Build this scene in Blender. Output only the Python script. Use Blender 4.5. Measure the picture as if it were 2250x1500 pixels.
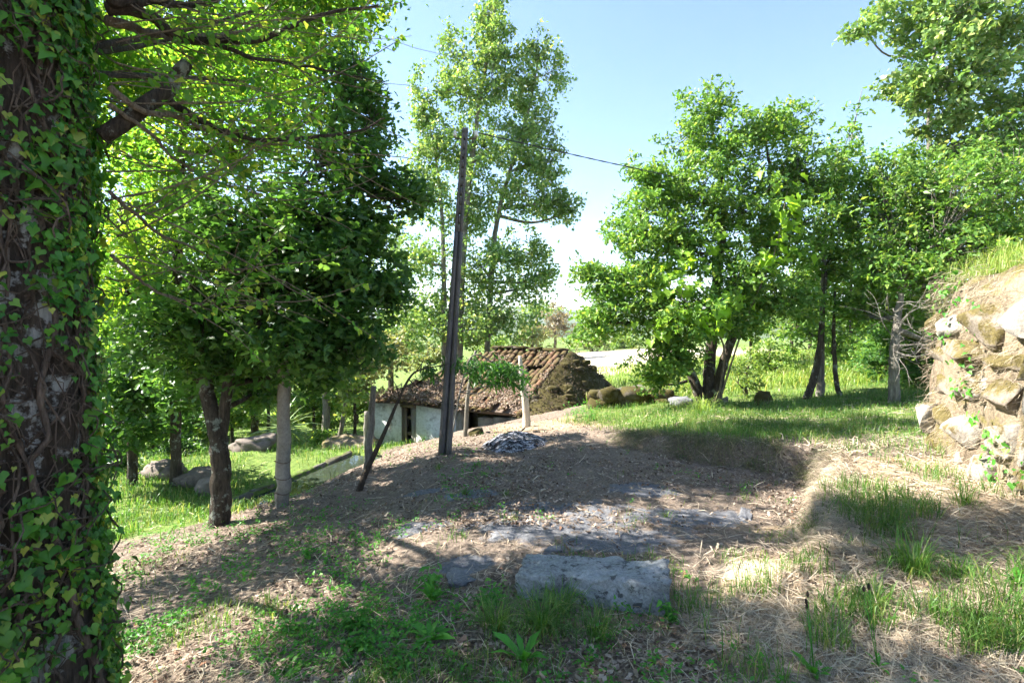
import bpy, math, random
import numpy as np
from mathutils import Vector

# ------------------------------------------------------------------ scene, camera, sky, sun, exposure
for o in list(bpy.data.objects):
    bpy.data.objects.remove(o)
scene = bpy.context.scene
COL = scene.collection
EYE, FPX, HOR = 1.6, 1125.0, 715.0          # eye height, focal length and horizon row in photograph pixels

cam_data = bpy.data.cameras.new("camera")
cam_data.sensor_width = 36.0
cam_data.lens = 18.0
cam_data.shift_y = -(750.0 - HOR) / 2250.0
cam_data.clip_start = 0.05
cam_data.clip_end = 9000
cam = bpy.data.objects.new("camera", cam_data)
cam.location = (0, 0, EYE)
cam.rotation_euler = (math.radians(90), 0, 0)
COL.objects.link(cam)
scene.camera = cam

SUN_EL = math.radians(44)
SUN_AZ = math.radians(-80)                   # measured from +Y towards +X: the sun stands on the left, a little ahead
sun_vec = Vector((math.sin(SUN_AZ) * math.cos(SUN_EL), math.cos(SUN_AZ) * math.cos(SUN_EL), math.sin(SUN_EL)))
world = bpy.data.worlds.new("World")
scene.world = world
world.use_nodes = True
wn = world.node_tree
for n in list(wn.nodes):
    wn.nodes.remove(n)
sky = wn.nodes.new("ShaderNodeTexSky")
sky.sky_type = 'NISHITA'
sky.sun_disc = False
sky.sun_elevation = SUN_EL
sky.sun_rotation = SUN_AZ
sky.air_density = 1.0
sky.dust_density = 0.3
sky.ozone_density = 2.4
bg = wn.nodes.new("ShaderNodeBackground")
bg.inputs[1].default_value = 0.074
wo = wn.nodes.new("ShaderNodeOutputWorld")
wn.links.new(sky.outputs[0], bg.inputs[0])
wn.links.new(bg.outputs[0], wo.inputs[0])

sun_data = bpy.data.lights.new("sun", 'SUN')
sun_data.energy = 5.0
sun_data.angle = math.radians(0.53)
sun_data.color = (1.0, 0.95, 0.87)
sun = bpy.data.objects.new("sun", sun_data)
sun.rotation_euler = (-sun_vec).to_track_quat('-Z', 'Y').to_euler()
sun.location = (-20, 0, 30)
COL.objects.link(sun)

scene.view_settings.view_transform = 'Standard'
scene.view_settings.look = 'None'
scene.view_settings.exposure = 2.35
scene.view_settings.gamma = 1.0
scene.view_settings.use_curve_mapping = False
scene.cycles.max_bounces = 7
scene.cycles.diffuse_bounces = 4
scene.cycles.glossy_bounces = 2
scene.cycles.transmission_bounces = 5
scene.cycles.volume_bounces = 0
scene.cycles.transparent_max_bounces = 4
scene.cycles.use_denoising = True
scene.cycles.use_adaptive_sampling = True
scene.cycles.adaptive_threshold = 0.03

# ------------------------------------------------------------------ helpers
rng = np.random.default_rng(7)
random.seed(7)


def P(u, v, d):
    """world point seen at photograph pixel (u, v) at depth d"""
    return np.array([(u - 1125.0) / FPX * d, d, EYE - (v - HOR) / FPX * d])


def Gp(u, v, z):
    """world point seen at pixel (u, v) on a surface of height z"""
    return P(u, v, (EYE - z) * FPX / (v - HOR))


def norm(a):
    return a / np.maximum(np.linalg.norm(a, axis=-1, keepdims=True), 1e-9)


def _hash(ix, iy, seed):
    h = (ix.astype(np.int64) * 374761393 + iy.astype(np.int64) * 668265263 + seed * 1442695041) & 0x7fffffff
    h = ((h ^ (h >> 13)) * 1274126177) & 0x7fffffff
    return ((h ^ (h >> 16)) & 0xffff) / 65535.0


def vnoise(x, y, seed=0):
    x = np.asarray(x, float); y = np.asarray(y, float)
    ix = np.floor(x); iy = np.floor(y)
    fx = x - ix; fy = y - iy
    fx = fx * fx * (3 - 2 * fx); fy = fy * fy * (3 - 2 * fy)
    a = _hash(ix, iy, seed); b = _hash(ix + 1, iy, seed); c = _hash(ix, iy + 1, seed); d = _hash(ix + 1, iy + 1, seed)
    return (a * (1 - fx) + b * fx) * (1 - fy) + (c * (1 - fx) + d * fx) * fy


def fbm(x, y, seed=0, octv=4):
    s = 0; a = 0.5; t = 0
    for k in range(octv):
        s = s + a * vnoise(x * 2 ** k, y * 2 ** k, seed + k * 17)
        t += a; a *= 0.5
    return s / t


def smooth(e0, e1, x):
    t = np.clip((x - e0) / (e1 - e0), 0, 1)
    return t * t * (3 - 2 * t)


def mesh_tri(name, V, T, mat=None, smooth_shade=False, attr=None, quads=False):
    k = 4 if quads else 3
    V = np.asarray(V, np.float32); T = np.asarray(T, np.int32)
    me = bpy.data.meshes.new(name)
    me.vertices.add(len(V)); me.vertices.foreach_set("co", V.ravel())
    me.loops.add(len(T) * k); me.loops.foreach_set("vertex_index", T.ravel())
    me.polygons.add(len(T))
    me.polygons.foreach_set("loop_start", np.arange(0, len(T) * k, k, dtype=np.int32))
    me.polygons.foreach_set("loop_total", np.full(len(T), k, np.int32))
    if smooth_shade:
        me.polygons.foreach_set("use_smooth", np.ones(len(T), bool))
    if attr is not None:
        a = me.attributes.new("gm", 'FLOAT_COLOR', 'POINT')
        a.data.foreach_set("color", np.asarray(attr, np.float32).ravel())
    me.update(calc_edges=True)
    if mat:
        me.materials.append(mat)
    return me


def obj(name, me, parent=None, loc=None, rot=None, scl=None):
    o = bpy.data.objects.new(name, me)
    COL.objects.link(o)
    if parent is not None:
        o.parent = parent
    if loc is not None:
        o.location = loc
    if rot is not None:
        o.rotation_euler = rot
    if scl is not None:
        o.scale = scl
    return o


def tag(o, label=None, cat=None, group=None, kind=None):
    if label: o["label"] = label
    if cat: o["category"] = cat
    if group: o["group"] = group
    if kind: o["kind"] = kind
    return o


def thing(name, label, cat, loc=(0, 0, 0), group=None):
    return tag(obj(name, None, loc=tuple(float(c) for c in loc)), label, cat, group)


class MB:
    """collects triangles"""
    def __init__(self):
        self.V = []; self.T = []; self.n = 0

    def add(self, V, T):
        V = np.asarray(V, float).reshape(-1, 3)
        self.V.append(V); self.T.append(np.asarray(T, int).reshape(-1, 3) + self.n); self.n += len(V)
        return self

    def box(self, c, s, R=None):
        q = np.array([[x, y, z] for x in (-.5, .5) for y in (-.5, .5) for z in (-.5, .5)]) * np.array(s)
        if R is not None:
            q = q @ np.asarray(R).T
        return self.add(q + np.array(c), [[0, 1, 3], [0, 3, 2], [4, 6, 7], [4, 7, 5], [0, 4, 5], [0, 5, 1], [2, 3, 7], [2, 7, 6], [0, 2, 6], [0, 6, 4], [1, 5, 7], [1, 7, 3]])

    def tube(self, pts, rad, k=6, cap=True):
        V, T = tube(pts, rad, k, cap)
        return self.add(V, T)

    def mesh(self, name, mat, sm=False, org=None):
        V = np.concatenate(self.V)
        if org is not None:
            V = V - np.asarray(org)
        return mesh_tri(name, V, np.concatenate(self.T), mat, sm)


def tube(pts, rad, k=6, cap=True):
    pts = np.asarray(pts, float); n = len(pts)
    rad = np.broadcast_to(np.asarray(rad, float), (n,))
    tan = np.gradient(pts, axis=0); tan = norm(tan)
    ref = np.array([0.31, 0.27, 0.91]) if abs(tan[:, 2]).mean() < 0.8 else np.array([0.9, 0.35, 0.1])
    a = norm(np.cross(tan, ref)); b = np.cross(tan, a)
    th = np.linspace(0, 2 * np.pi, k, endpoint=False)
    V = pts[:, None, :] + rad[:, None, None] * (np.cos(th)[None, :, None] * a[:, None, :] + np.sin(th)[None, :, None] * b[:, None, :])
    V = V.reshape(-1, 3)
    i = np.arange(n - 1)[:, None] * k; j = np.arange(k)[None, :]; j2 = (j + 1) % k
    q = np.stack([i + j, i + j2, i + k + j2, i + k + j], -1).reshape(-1, 4)
    T = np.concatenate([q[:, [0, 1, 2]], q[:, [0, 2, 3]]])
    if cap:
        V = np.concatenate([V, pts[:1], pts[-1:]])
        c0 = n * k; c1 = c0 + 1; jj = np.arange(k); jj2 = (jj + 1) % k
        T = np.concatenate([T, np.stack([np.full(k, c0), jj2, jj], -1), np.stack([np.full(k, c1), (n - 1) * k + jj, (n - 1) * k + jj2], -1)])
    return V, T


def tubes(pts, rad, k=3):
    """many open tubes at once: pts (M, n, 3), rad (M, n)"""
    pts = np.asarray(pts, float); M, n, _ = pts.shape
    tan = norm(np.gradient(pts, axis=1))
    ref = np.array([0.31, 0.47, 0.81])
    a = norm(np.cross(tan, ref)); b = np.cross(tan, a)
    th = np.linspace(0, 2 * np.pi, k, endpoint=False)
    V = pts[:, :, None, :] + rad[:, :, None, None] * (np.cos(th)[None, None, :, None] * a[:, :, None, :] + np.sin(th)[None, None, :, None] * b[:, :, None, :])
    i = np.arange(n - 1)[:, None] * k; j = np.arange(k)[None, :]; j2 = (j + 1) % k
    q = np.stack([i + j, i + j2, i + k + j2, i + k + j], -1).reshape(-1, 4)
    T = np.concatenate([q[:, [0, 1, 2]], q[:, [0, 2, 3]]])
    T = T[None] + (np.arange(M) * n * k)[:, None, None]
    return V.reshape(-1, 3), T.reshape(-1, 3)


def spline(pts, n):
    """smooth curve through the given points"""
    p = np.asarray(pts, float)
    t = np.linspace(0, len(p) - 1, n)
    q = np.concatenate([[2 * p[0] - p[1]], p, [2 * p[-1] - p[-2]]])
    i = np.minimum(t.astype(int), len(p) - 2); f = (t - i)[:, None]
    a, b, c, d = q[i], q[i + 1], q[i + 2], q[i + 3]
    return 0.5 * (2 * b + (c - a) * f + (2 * a - 5 * b + 4 * c - d) * f ** 2 + (3 * b - a - 3 * c + d) * f ** 3)


# leaf outlines: x along the leaf, y across, z out of the blade
def fan(outline, c, bend=0.12):
    o = np.array(outline, float)
    V = [[c, 0, 0]] + [[x, y, abs(y) * 0.35 - bend * x * x] for x, y in o]
    V[0][2] = -bend * c * c
    n = len(o)
    return np.array(V), np.array([[0, 1 + i, 1 + (i + 1) % n] for i in range(n)])


LEAF = {
    'oval': (np.array([[0, 0, 0], [.36, .27, .07], [.36, -.27, .07], [.42, 0, -.02], [1, 0, -.14]]), np.array([[0, 3, 1], [0, 2, 3], [3, 4, 1], [3, 2, 4]])),
    'delta': (np.array([[0, 0, 0], [.27, .36, .10], [.27, -.36, .10], [.95, 0, -.06]]), np.array([[0, 3, 1], [0, 2, 3]])),
    'oak': fan([(0, .02), (.22, .15), (.34, .09), (.5, .27), (.62, .15), (.82, .24), (1, 0), (.82, -.24), (.62, -.15), (.5, -.27), (.34, -.09), (.22, -.15)], .5),
    'oaklow': fan([(0, 0), (.42, .26), (.60, .14), (.84, .23), (1, 0), (.84, -.23), (.60, -.14), (.42, -.26)], .5),
    'ivy': fan([(0.07, 0), (-.12, .24), (.06, .44), (.34, .50), (.54, .26), (1, 0), (.54, -.26), (.34, -.50), (.06, -.44), (-.12, -.24)], .3, .22),
    'vine': fan([(0.1, 0), (-.08, .3), (.18, .55), (.32, .38), (.62, .56), (.68, .28), (1, 0), (.68, -.28), (.62, -.56), (.32, -.38), (.18, -.55), (-.08, -.3)], .35, .12),
    'lance': (np.array([[0, 0, 0], [.4, .11, .03], [.4, -.11, .03], [.4, 0, -.02], [.75, .07, -.08], [.75, -.07, -.08], [1, 0, -.22]]), np.array([[0, 3, 1], [0, 2, 3], [1, 3, 4], [3, 5, 4], [3, 2, 5], [4, 5, 6]])),
    'quad': (np.array([[0, 0, 0], [.5, .28, .1], [.5, -.28, .1], [1, 0, 0]]), np.array([[0, 3, 1], [0, 2, 3]])),
}
_t = np.linspace(0, 1, 4)


def blade(curve):
    z = np.sin(_t * (math.pi / 2) * (1 if curve < 1 else 1.0)) * (1 - 0.35 * curve * _t ** 2)
    x = curve * _t ** 2 * 0.75
    w = np.array([.5, .42, .3, 0])
    V = np.concatenate([np.stack([x[:3], w[:3], z[:3]], 1), np.stack([x[:3], -w[:3], z[:3]], 1), [[x[3], 0, z[3]]]])
    return V, np.array([[0, 3, 4], [0, 4, 1], [1, 4, 5], [1, 5, 2], [2, 5, 6]])


def place(tmpl, pos, X, Z, scale):
    """put the leaf outline at every pos with blade axis X and face normal about Z"""
    V0, T0 = tmpl
    X = norm(X); Y = norm(np.cross(Z, X)); Zz = np.cross(X, Y)
    s = np.asarray(scale)
    if s.ndim == 1:
        s = np.stack([s, s, s], 1)
    V = pos[:, None, :] + (V0[None, :, 0, None] * s[:, None, 0:1]) * X[:, None, :] + (V0[None, :, 1, None] * s[:, None, 1:2]) * Y[:, None, :] + (V0[None, :, 2, None] * s[:, None, 2:3]) * Zz[:, None, :]
    T = T0[None] + (np.arange(len(pos)) * len(V0))[:, None, None]
    return V.reshape(-1, 3), T.reshape(-1, 3)


def blades(pos, h, w, r, curve=(0.2, 1.3), kinds=4):
    """upright grass blades, heights h and widths w"""
    b = MB(); n = len(pos)
    which = r.integers(0, kinds, n); cs = np.linspace(*curve, kinds)
    for k in range(kinds):
        m = which == k
        if not m.any():
            continue
        a = r.uniform(0, 2 * np.pi, m.sum())
        X = np.stack([np.cos(a), np.sin(a), r.normal(0, .12, m.sum())], 1)
        Z = norm(np.stack([r.normal(0, .16, m.sum()), r.normal(0, .16, m.sum()), np.ones(m.sum())], 1))
        X = norm(X - (X * Z).sum(1, keepdims=True) * Z)
        V, T = place(blade(cs[k]), pos[m], X, Z, np.stack([h[m], w[m], h[m]], 1))
        b.add(V, T)
    return b


# ------------------------------------------------------------------ materials
class NT:
    def __init__(self, name):
        self.m = bpy.data.materials.new(name); self.m.use_nodes = True
        self.t = self.m.node_tree
        for n in list(self.t.nodes):
            self.t.nodes.remove(n)
        self.out = self.t.nodes.new("ShaderNodeOutputMaterial")

    def n(self, typ, **kw):
        nd = self.t.nodes.new("ShaderNode" + typ)
        for k, v in kw.items():
            setattr(nd, k, v)
        return nd

    def l(self, a, b):
        self.t.links.new(a, b)

    def pos(self):
        return self.n("NewGeometry").outputs["Position"]

    def objco(self):
        return self.n("TexCoord").outputs["Object"]

    def noise(self, co, scale, detail=4, rough=0.6, stretch=None):
        if stretch:
            mp = self.n("Mapping"); mp.inputs["Scale"].default_value = stretch; self.l(co, mp.inputs[0]); co = mp.outputs[0]
        nd = self.n("TexNoise"); nd.inputs["Scale"].default_value = scale; nd.inputs["Detail"].default_value = detail
        nd.inputs["Roughness"].default_value = rough
        self.l(co, nd.inputs["Vector"]); return nd.outputs[0]

    def ramp(self, fac, stops, interp='LINEAR'):
        nd = self.n("ValToRGB"); cr = nd.color_ramp; cr.interpolation = interp
        while len(cr.elements) < len(stops):
            cr.elements.new(0.5)
        for e, (p, c) in zip(cr.elements, stops):
            e.position = p
            e.color = (c, c, c, 1) if isinstance(c, (int, float)) else (*c, 1)
        self.l(fac, nd.inputs[0]); return nd.outputs[0]

    def mix(self, fac, a, b, blend='MIX'):
        nd = self.n("MixRGB", blend_type=blend)
        for s, v in ((0, fac), (1, a), (2, b)):
            if isinstance(v, (int, float)):
                nd.inputs[s].default_value = v
            elif isinstance(v, tuple):
                nd.inputs[s].default_value = (*v, 1)
            else:
                self.l(v, nd.inputs[s])
        return nd.outputs[0]

    def math(self, op, a, b=0.0):
        nd = self.n("Math", operation=op)
        for s, v in ((0, a), (1, b)):
            if isinstance(v, (int, float)):
                nd.inputs[s].default_value = v
            else:
                self.l(v, nd.inputs[s])
        return nd.outputs[0]

    def bump(self, h, strength=0.5, dist=0.02):
        nd = self.n("Bump"); nd.inputs["Strength"].default_value = strength; nd.inputs["Distance"].default_value = dist
        self.l(h, nd.inputs["Height"]); return nd.outputs[0]

    def finish(self, color, rough=0.9, normal=None, spec=0.3):
        p = self.n("BsdfPrincipled")
        if isinstance(color, tuple):
            p.inputs["Base Color"].default_value = (*color, 1)
        else:
            self.l(color, p.inputs["Base Color"])
        if isinstance(rough, (int, float)):
            p.inputs["Roughness"].default_value = rough
        else:
            self.l(rough, p.inputs["Roughness"])
        p.inputs["Specular IOR Level"].default_value = spec
        if normal is not None:
            self.l(normal, p.inputs["Normal"])
        self.l(p.outputs[0], self.out.inputs[0])
        return self.m


def leaf_mat(name, c1, c2, c3=None, trans=0.45, rough=0.45, patch=0.8, tint=1.6):
    """leaf blade: one hue per leaf, slow drift through the crown, light passing through"""
    k = NT(name)
    isl = k.n("NewGeometry").outputs["Random Per Island"]
    stops = [(0.0, c1), (0.75, c2)] + ([(1.0, c3)] if c3 else [])
    col = k.ramp(isl, stops)
    drift = k.ramp(k.noise(k.pos(), patch, 2), [(0.3, 0.72), (0.7, 1.2)])
    col = k.mix(1.0, col, drift, 'MULTIPLY')
    p = k.n("BsdfPrincipled"); k.l(col, p.inputs["Base Color"]); p.inputs["Roughness"].default_value = rough
    p.inputs["Specular IOR Level"].default_value = 0.35
    tr = k.n("BsdfTranslucent")
    tcol = k.mix(1.0, col, (tint * 1.08, tint, tint * 0.5), 'MULTIPLY')
    k.l(tcol, tr.inputs[0])
    mx = k.n("MixShader"); mx.inputs[0].default_value = trans
    k.l(p.outputs[0], mx.inputs[1]); k.l(tr.outputs[0], mx.inputs[2]); k.l(mx.outputs[0], k.out.inputs[0])
    return k.m


def dry_mat(name, stops, trans=0.15):
    k = NT(name)
    col = k.ramp(k.n("NewGeometry").outputs["Random Per Island"], stops)
    p = k.n("BsdfPrincipled"); k.l(col, p.inputs["Base Color"]); p.inputs["Roughness"].default_value = 0.8
    p.inputs["Specular IOR Level"].default_value = 0.2
    tr = k.n("BsdfTranslucent"); k.l(col, tr.inputs[0])
    mx = k.n("MixShader"); mx.inputs[0].default_value = trans
    k.l(p.outputs[0], mx.inputs[1]); k.l(tr.outputs[0], mx.inputs[2]); k.l(mx.outputs[0], k.out.inputs[0])
    return k.m


M = {}
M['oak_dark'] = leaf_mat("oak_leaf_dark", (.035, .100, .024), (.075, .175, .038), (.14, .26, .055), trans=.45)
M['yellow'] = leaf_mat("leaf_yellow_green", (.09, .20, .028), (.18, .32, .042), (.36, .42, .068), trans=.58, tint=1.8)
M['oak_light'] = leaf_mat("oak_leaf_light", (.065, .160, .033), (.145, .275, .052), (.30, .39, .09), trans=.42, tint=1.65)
M['poplar'] = leaf_mat("poplar_leaf", (.095, .195, .058), (.20, .32, .10), (.42, .48, .18), trans=.42, rough=.3, tint=1.5)
M['vine'] = leaf_mat("vine_leaf", (.18, .36, .035), (.28, .46, .05), (.42, .50, .08), trans=.55)
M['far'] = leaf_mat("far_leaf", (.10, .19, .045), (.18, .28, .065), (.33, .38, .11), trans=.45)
M['olive'] = leaf_mat("olive_leaf", (.15, .19, .08), (.24, .26, .11), (.28, .26, .13), trans=.35)
M['grey_shrub'] = leaf_mat("grey_shrub_leaf", (.19, .155, .11), (.28, .235, .17), (.22, .23, .12), trans=.25)
M['ivy'] = leaf_mat("ivy_leaf", (.030, .115, .018), (.095, .26, .03), (.33, .36, .06), trans=.35, rough=.42, patch=5)
M['ash_leaf'] = leaf_mat("broad_leaf_mixed", (.05, .16, .022), (.13, .28, .036), (.36, .41, .065), trans=.56, tint=1.8)
M['peach'] = leaf_mat("peach_leaf", (.022, .085, .015), (.045, .14, .024), (.085, .20, .035), trans=.38)
M['yucca'] = leaf_mat("spiky_leaf", (.11, .19, .07), (.18, .26, .10), (.28, .29, .13), trans=.25)
M['weed'] = leaf_mat("weed_leaf", (.045, .19, .022), (.08, .27, .03), (.14, .33, .04), trans=.4, patch=2)
M['grass'] = leaf_mat("grass_blade", (.055, .145, .025), (.11, .22, .042), (.30, .30, .11), trans=.4, patch=1.2)
M['meadow'] = leaf_mat("meadow_blade", (.12, .21, .04), (.21, .30, .06), (.40, .37, .16), trans=.4, patch=.5)
M['old_litter'] = dry_mat('rotting_leaf', [(0, (.03, .022, .014)), (.6, (.085, .062, .038)), (1, (.15, .11, .07))])
M['turf'] = leaf_mat('turf_blade', (.06, .085, .025), (.13, .13, .05), (.30, .24, .15), trans=.3)
M['straw'] = dry_mat("straw", [(0, (.18, .14, .10)), (.4, (.38, .31, .22)), (.8, (.52, .44, .32)), (1, (.26, .19, .13))])
M['litter'] = dry_mat("dead_leaf", [(0, (.07, .046, .031)), (.3, (.155, .108, .076)), (.6, (.26, .195, .145)), (.9, (.42, .34, .265)), (1, (.23, .105, .055))])


def bark_mat(name, dark, light, scale=9, lichen=None, lich_amt=.62):
    k = NT(name)
    co = k.pos()
    a = k.noise(co, scale, 6, .7, (1.6, 1.6, .35))
    b = k.noise(co, scale * 4, 4, .7, (1, 1, .5))
    col = k.ramp(a, [(.3, dark), (.7, light)])
    col = k.mix(.5, col, k.ramp(b, [(.3, .45), (.75, 1.3)]), 'MULTIPLY')
    if lichen:
        col = k.mix(k.ramp(k.noise(co, 7, 5, .7), [(lich_amt, 0.0), (lich_amt + .06, 1.0)]), col, lichen)
    c = k.noise(co, scale * 2.2, 8, .8, (2.2, 2.2, .3))
    col = k.mix(.75, col, k.ramp(c, [(.35, .3), (.62, 1.35)]), 'MULTIPLY')
    return k.finish(col, .95, k.bump(k.mix(.6, a, c), 1.0, .08), .15)


M['bark'] = bark_mat("oak_bark", (.045, .036, .027), (.15, .12, .09), lichen=(.30, .32, .26), lich_amt=.56)
M['bark_pale'] = bark_mat("pale_bark", (.16, .14, .11), (.36, .33, .28), 6)
M['twig'] = bark_mat("twig_bark", (.20, .15, .10), (.44, .36, .26), 20)
M['twig_dark'] = bark_mat("dark_twig_bark", (.05, .038, .028), (.14, .11, .085), 20, (.36, .36, .31), .66)
M['ivy_trunk'] = bark_mat("ivy_trunk_bark", (.055, .042, .033), (.17, .135, .105), 8, (.50, .50, .47), .545)
M['ivy_stem'] = bark_mat("ivy_stem_bark", (.11, .08, .06), (.32, .25, .195), 14)
M['deadwood'] = bark_mat("weathered_wood", (.17, .15, .125), (.40, .37, .32), 10)


def ground_mat():
    k = NT("ground_soil")
    co = k.pos()
    at = k.n("Attribute"); at.attribute_name = "gm"
    sp = k.n("SeparateColor"); k.l(at.outputs["Color"], sp.inputs[0])
    fine = k.noise(co, 38, 5, .75)
    mid = k.noise(co, 6, 5, .65)
    soil = k.ramp(fine, [(.28, (.075, .056, .043)), (.5, (.185, .143, .11)), (.72, (.36, .29, .225))])
    soil = k.mix(.6, soil, k.ramp(mid, [(.3, .6), (.7, 1.25)]), 'MULTIPLY')
    straw = k.ramp(k.noise(co, 30, 5, .8, (1, .6, 1)), [(.3, (.15, .105, .065)), (.55, (.36, .27, .175)), (.75, (.52, .42, .29))])
    gr = k.ramp(k.noise(co, 12, 5, .75), [(.3, (.05, .085, .02)), (.55, (.13, .19, .04)), (.75, (.27, .28, .09))])
    rock = k.ramp(k.noise(co, 45, 4, .7), [(.3, (.08, .082, .09)), (.7, (.21, .21, .22))])
    dry = k.ramp(k.noise(co, 1.2, 5, .7), [(.3, (.44, .37, .26)), (.7, (.60, .52, .39))])  # pale tone of the far field, shared by the painted sun patch
    edge = k.math('MULTIPLY', k.math('SUBTRACT', mid, .5), .8)

    def msk(ch):
        return k.ramp(k.math('ADD', sp.outputs[ch], edge), [(.38, 0.0), (.62, 1.0)])
    col = k.mix(msk(0), soil, straw)
    col = k.mix(msk(1), col, gr)
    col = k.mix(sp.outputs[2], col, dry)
    rk = k.ramp(k.math('ADD', at.outputs["Alpha"], edge), [(.42, 0.0), (.52, 1.0)])
    col = k.mix(rk, col, rock)
    h = k.mix(.5, fine, mid)
    return k.finish(col, .95, k.bump(h, .9, .05), .15)


M['ground'] = ground_mat()


def rock_mat(name, dark, light, moss=None, moss_lo=.5, scale=9, spots=None, bump=.7):
    k = NT(name)
    co = k.pos()
    big = k.noise(co, scale * .35, 5, .65)
    sm = k.noise(co, scale * 5, 5, .75)
    col = k.ramp(k.mix(.5, big, sm), [(.36, dark), (.62, light)])
    if spots:
        v = k.ramp(k.noise(co, scale * 1.3, 4, .7), [(.56, 0.0), (.62, 1.0)])
        col = k.mix(v, col, spots)
    if moss:
        nz = k.n("SeparateXYZ"); k.l(k.n("NewGeometry").outputs["Normal"], nz.inputs[0])
        f = k.math('ADD', k.noise(co, scale * .5, 5, .7), k.math('MULTIPLY', nz.outputs[2], .10))
        mc = k.ramp(sm, [(.3, tuple(c * .45 for c in moss)), (.7, moss)])
        col = k.mix(k.ramp(f, [(moss_lo, 0.0), (moss_lo + .10, 1.0)]), col, mc)
    return k.finish(col, .92, k.bump(k.mix(.4, sm, big), bump, .03), .2)


M['granite'] = rock_mat("lichened_granite", (.10, .105, .105), (.36, .37, .365), scale=12, spots=(.085, .09, .088))
M['slab'] = rock_mat("bedrock", (.09, .092, .10), (.22, .22, .23), scale=9)
M['wall_stone'] = rock_mat("wall_granite", (.15, .13, .105), (.35, .32, .28), moss=(.15, .115, .05), moss_lo=.55, scale=7)
M['wall_moss'] = rock_mat("wall_moss_stone", (.13, .105, .08), (.27, .23, .185), moss=(.15, .12, .045), moss_lo=.45, scale=7)
M['moss_stone'] = rock_mat("mossy_stone", (.045, .038, .03), (.13, .112, .09), moss=(.075, .062, .018), moss_lo=.42, scale=5)
M['boulder'] = rock_mat("sunlit_boulder", (.10, .08, .065), (.23, .19, .16), moss=(.10, .10, .04), moss_lo=.68, scale=3)
M['earth'] = rock_mat("wall_earth", (.09, .068, .045), (.27, .215, .15), moss=(.2, .17, .06), moss_lo=.55, scale=7)
M['post'] = rock_mat("granite_post", (.15, .13, .105), (.33, .295, .25), moss=(.16, .15, .07), moss_lo=.62, scale=6)
M['pale_post'] = rock_mat("pale_post", (.33, .29, .23), (.55, .50, .42), moss=(.25, .26, .08), moss_lo=.66, scale=6)
M['curb'] = rock_mat("channel_stone", (.06, .054, .048), (.17, .155, .135), moss=(.10, .10, .04), moss_lo=.55, scale=6)


def tile_mat():
    k = NT("clay_tile")
    co = k.pos()
    r = k.n("ObjectInfo").outputs["Random"]
    base = k.ramp(r, [(0, (.075, .042, .028)), (.35, (.135, .066, .041)), (.7, (.19, .10, .06)), (1, (.12, .08, .06))])
    n1 = k.noise(co, 5, 5, .7); n2 = k.noise(co, 40, 4, .7)
    col = k.mix(.7, base, k.ramp(n2, [(.3, .5), (.7, 1.35)]), 'MULTIPLY')
    col = k.mix(k.ramp(n1, [(.40, 0.0), (.55, 1.0)]), col, k.ramp(n2, [(.3, (.05, .038, .018)), (.7, (.16, .125, .05))]))
    return k.finish(col, .9, k.bump(n2, .6, .015), .2)


M['tile'] = tile_mat()


def plaster_mat():
    k = NT("old_plaster")
    co = k.pos()
    n1 = k.noise(co, 2.2, 6, .7); n2 = k.noise(co, 14, 5, .7)
    col = k.ramp(n2, [(.3, (.58, .565, .53)), (.6, (.80, .79, .76))])
    col = k.mix(k.ramp(n1, [(.52, 0.0), (.66, 1.0)]), col, k.ramp(n2, [(.35, (.12, .105, .07)), (.65, (.33, .30, .23))]))
    return k.finish(col, .95, k.bump(n2, .5, .03), .15)


M['plaster'] = plaster_mat()


def wood_mat(name, d, l):
    k = NT(name); co = k.pos()
    a = k.noise(co, 30, 5, .7, (1, 1, .06)); col = k.ramp(a, [(.3, d), (.7, l)])
    return k.finish(col, .9, k.bump(a, .6, .01), .2)


M['plank'] = wood_mat("old_plank", (.07, .05, .038), (.20, .155, .12))
M['plank_grey'] = wood_mat("grey_plank", (.15, .135, .12), (.34, .31, .28))


def concrete_mat():
    k = NT("pole_concrete"); co = k.pos()
    a = k.noise(co, 4, 5, .7); b = k.noise(co, 60, 4, .7)
    col = k.mix(.6, k.ramp(a, [(.3, (.07, .065, .064)), (.7, (.155, .143, .135))]), k.ramp(b, [(.3, .7), (.7, 1.2)]), 'MULTIPLY')
    z = k.n("SeparateXYZ"); k.l(co, z.inputs[0])
    rust = k.ramp(k.math('ADD', k.math('MULTIPLY', z.outputs[2], .25), k.noise(co, 9, 4)), [(1.42, 0.0), (1.62, 1.0)])
    col = k.mix(rust, col, (.28, .15, .08))
    return k.finish(col, .9, k.bump(b, .5, .01), .2)


M['concrete'] = concrete_mat()
k = NT("glazed_ceramic"); M['ceramic'] = k.finish((.72, .70, .66), .25, None, .5)
k = NT("black_cable"); M['cable'] = k.finish((.035, .035, .04), .6)
k = NT("rusty_wire"); M['wire'] = k.finish((.10, .06, .04), .7)


def ash_mat():
    k = NT("wood_ash"); co = k.pos()
    a = k.noise(co, 7, 6, .75, (1, 2.2, 1)); b = k.noise(co, 40, 4, .7)
    col = k.ramp(k.mix(.35, a, b), [(.40, (.010, .010, .011)), (.50, (.05, .05, .055)), (.56, (.42, .42, .46)), (.66, (.60, .60, .63))])
    return k.finish(col, .95, k.bump(b, .8, .03), .1)


M['ash'] = ash_mat()
k = NT("charcoal"); M['char'] = k.finish((.014, .013, .013), .8)


def water_mat():
    k = NT("still_water"); co = k.pos()
    n = k.noise(co, 5, 3, .5)
    return k.finish((.035, .045, .030), .06, k.bump(n, .12, .02), .6)


M['water'] = water_mat()


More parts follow.
